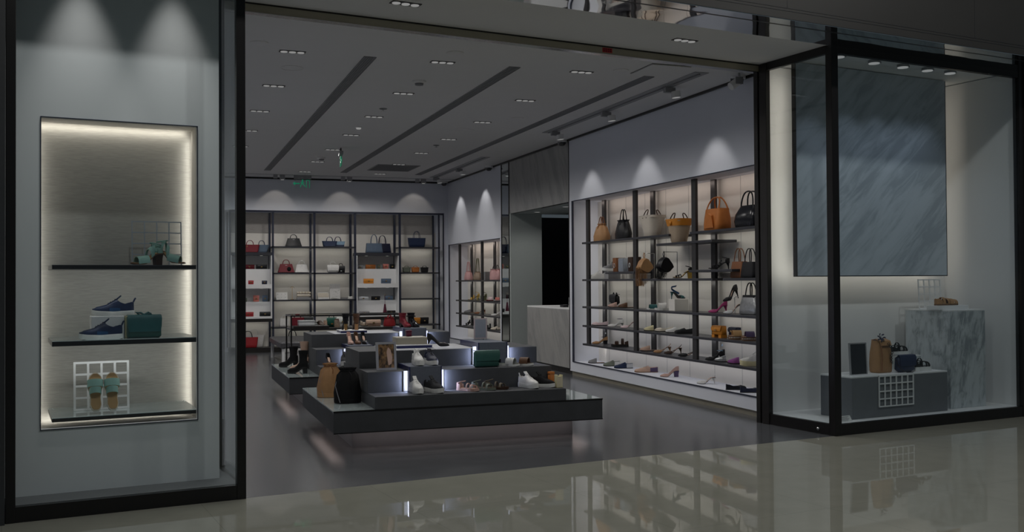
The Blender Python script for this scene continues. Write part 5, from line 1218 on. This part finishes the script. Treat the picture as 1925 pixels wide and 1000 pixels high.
riser('white speckled display block under the navy sneaker', FW(.665, 7.56, 1.110), A, 'white_paint', .215, .16, .155)
riser('yellow translucent display block between sneaker and green bag', FW(.80, 7.56, 1.110), A, 'pale_yellow', .045, .15, .150)
def navysneak(lab, s_, t_, z): return sneaker(lab, FW(s_, t_, z), A + PI, 'navy', L=.275, W=.092, lace='black', panel=('blue', 0), t0=.024)
navysneak('navy sneaker on the dark shelf in front of the white block', .61, 7.38, 1.110)
navysneak('navy sneaker raised on the white display block', .705, 7.55, 1.266)
t = flapbag('teal green translucent box bag beside the navy sneakers', FW(.90, 7.45, 1.110), A, 'green', .225, .11, .155, .72, 'box_bag', None, .0, None, r=.015, fm='teal', rnd=.012)
bp('bow', G().tube([(-.03, 0, .16), (-.055, 0, .178), (-.02, 0, .175), (0, 0, .162), (.03, 0, .178), (.05, 0, .17), (0, 0, .16)], .008, 6), M('teal'), t)
for lab, s_ in (('mint two band slide leaning on the white grid, on the post free side', .583), ('mint two band slide leaning on the white grid beside its twin', .692)):
    t = sandal(lab, FW(s_, 7.50, .60), A + PI/2 + (.03 if s_ < .6 else -.03), 'cork', [(.70, .052, .042), (.50, .045, .052)], 'mint', L=.27, t0=.022, W=.10, name='slide_sandal', sole='cream', hm='black', insole='cork')
    t.rotation_euler = (Matrix.Rotation(A, 3, 'Z') @ Matrix.Rotation(1.18, 3, 'X') @ Matrix.Rotation(PI/2, 3, 'Z')).to_euler(); t.location = FW(s_, 7.47, .735)

# ================================================================ GOODS IN THE CORNER WINDOW
t = thing('low_plinth', 'low wide grey plinth on the corner window floor', 'plinth', F(7.455, 7.125, .1055), A)
build('body', G().box(0, 1.375, 0, .42, .0, .405), M('concrete_light'), t, bev=.003); build('top', G().box(0, 1.375, 0, .42, .405, .42), M('white_paint'), t, bev=.002)
t = thing('tall_plinth', 'tall pale marble plinth behind the low grey plinth', 'plinth', F(8.96, 7.19, .1055), A)
build('body', G().box(0, .56, 0, .58, 0, 1.035), M('marble_pale'), t, bev=.002); build('top', G().box(0, .56, 0, .58, 1.035, 1.05), M('white_paint'), t, bev=.002)
lattice('white grid panel hung on the front of the low grey plinth', F(8.06, 7.108, .205), A, .50, .315, 6, 4, 0, 'white_paint', .012, .010)
lattice('white grid panel standing at the rear of the marble plinth', F(9.19, 7.62, 1.156), A, .36, .33, 4, 4, .05, 'white_paint', .012, .010)
zp = .526
framed('black menu like framed board standing on the low plinth', F(7.66, 7.22, zp), A, .235, .325, 'grey_plastic', 'camera_black', .012, .05, 'sign_frame', 'sign')
build('acrylic_foot', G().box(-.15, .22, -.05, .08, 0, .006), M('white_paint'), bpy.data.objects['sign_frame'])
t = tote('camel backpack with dangling chain on the low plinth', F(8.08, 7.33, zp), A, 'camel', .22, .19, .14, .10, .33, 0, .1, name='backpack', r=.04, mid=.025)
bp('front_seam', G().tube([(-.07, -.082, .02), (-.075, -.09, .15), (-.065, -.07, .30)], .005, 6), M('cognac'), t)
g = G()
for k in range(14):
    a = k/13; c = (.02 + .07*a + .02*math.sin(5*a), -.09 - .005*math.sin(6*a), .30 - .20*a)
    g.tube([(c[0] + .012*math.cos(q*PI/4), c[1] + (.004 if k % 2 else -.004)*math.cos(q*PI/4), c[2] + .010*math.sin(q*PI/4)) for q in range(8)], .003, 5, True)
bp('chain', g, M('black_metal'), t)
bp('top_flap', G().strap([(0, .05, .335), (0, 0, .345), (0, -.06, .325), (0, -.075, .28)], (.15, 0, 0), .008), M('camel'), t)
g = G()
for k in range(7):
    a = 2*PI*k/7; g.strap([(-.05, -.06, .345), (-.05 + .035*math.cos(a), -.06 + .02*math.sin(a), .365 + .03*math.sin(a)), (-.05 + .06*math.cos(a), -.06, .36 + .045*math.sin(a))], (.012, .012, .012), .003)
bp('flower_charm', g, M('navy_deep'), t, False)
t = flapbag('navy quilted flap bag leaning by the camel backpack', F(8.32, 7.235, zp), A, 'navy', .235, .09, .175, .62, 'flap_bag', 'black_metal', 0, None, r=.03, rnd=.03)
def chunky(lab, s_, t_, z): return sandal(lab, F(s_, t_, z), A + .12, 'black', [(.72, .03, .05), (.36, .02, .09), (.62, .025, .055, .1)], 'suede_black', L=.27, t0=.045, W=.10, name='platform_sandal', sole='sole_white', ankle=.055, wrap=.05)
chunky('black strappy sandal with thick white sole on the low plinth', 8.585, 7.24, zp)
t = thing('acrylic_step', 'small white topped acrylic step on the low plinth', 'display block', F(8.50, 7.40, zp), A)
build('top', G().box(-.15, .19, -.06, .10, .145, .155), M('white_paint'), t); build('side', G().box(-.15, -.144, -.06, .10, 0, .145).box(.184, .19, -.06, .10, 0, .145), CLEAR, t)
chunky('black strappy sandal with thick white sole on the acrylic step', 8.46, 7.42, zp + .156)
riser('white flat block on the tall marble plinth', F(9.14, 7.36, 1.156), A, 'white_paint', .47, .16, .045)
t = sandal('tan woven sandal with ruffled straps on the tall marble plinth', F(9.12, 7.36, 1.202), A + .06, 'cork', [(.80, .05, .045), (.64, .06, .055, .08), (.48, .05, .06, -.08), (.30, .04, .07)], 'camel', L=.36, t0=.016, W=.11, name='ruffled_sandal', sole='sole_brown', wrap=.06)
t = thing('price_card', 'small white printed price card in the corner of the wide window', 'card', F(7.31, 7.06, .106), A)
build('card', G().box(-.075, .075, 0, .003, 0, .06).tf(Matrix.Rotation(-.5, 4, 'X')), M('paper'), t)
g = G()
for k in range(4): g.box(-.06, .03 + .02*(k % 2), -.001, 0, .012 + k*.011, .016 + k*.011)
build('printed_lines', g.tf(Matrix.Rotation(-.5, 4, 'X')), M('grey_leather'), t)
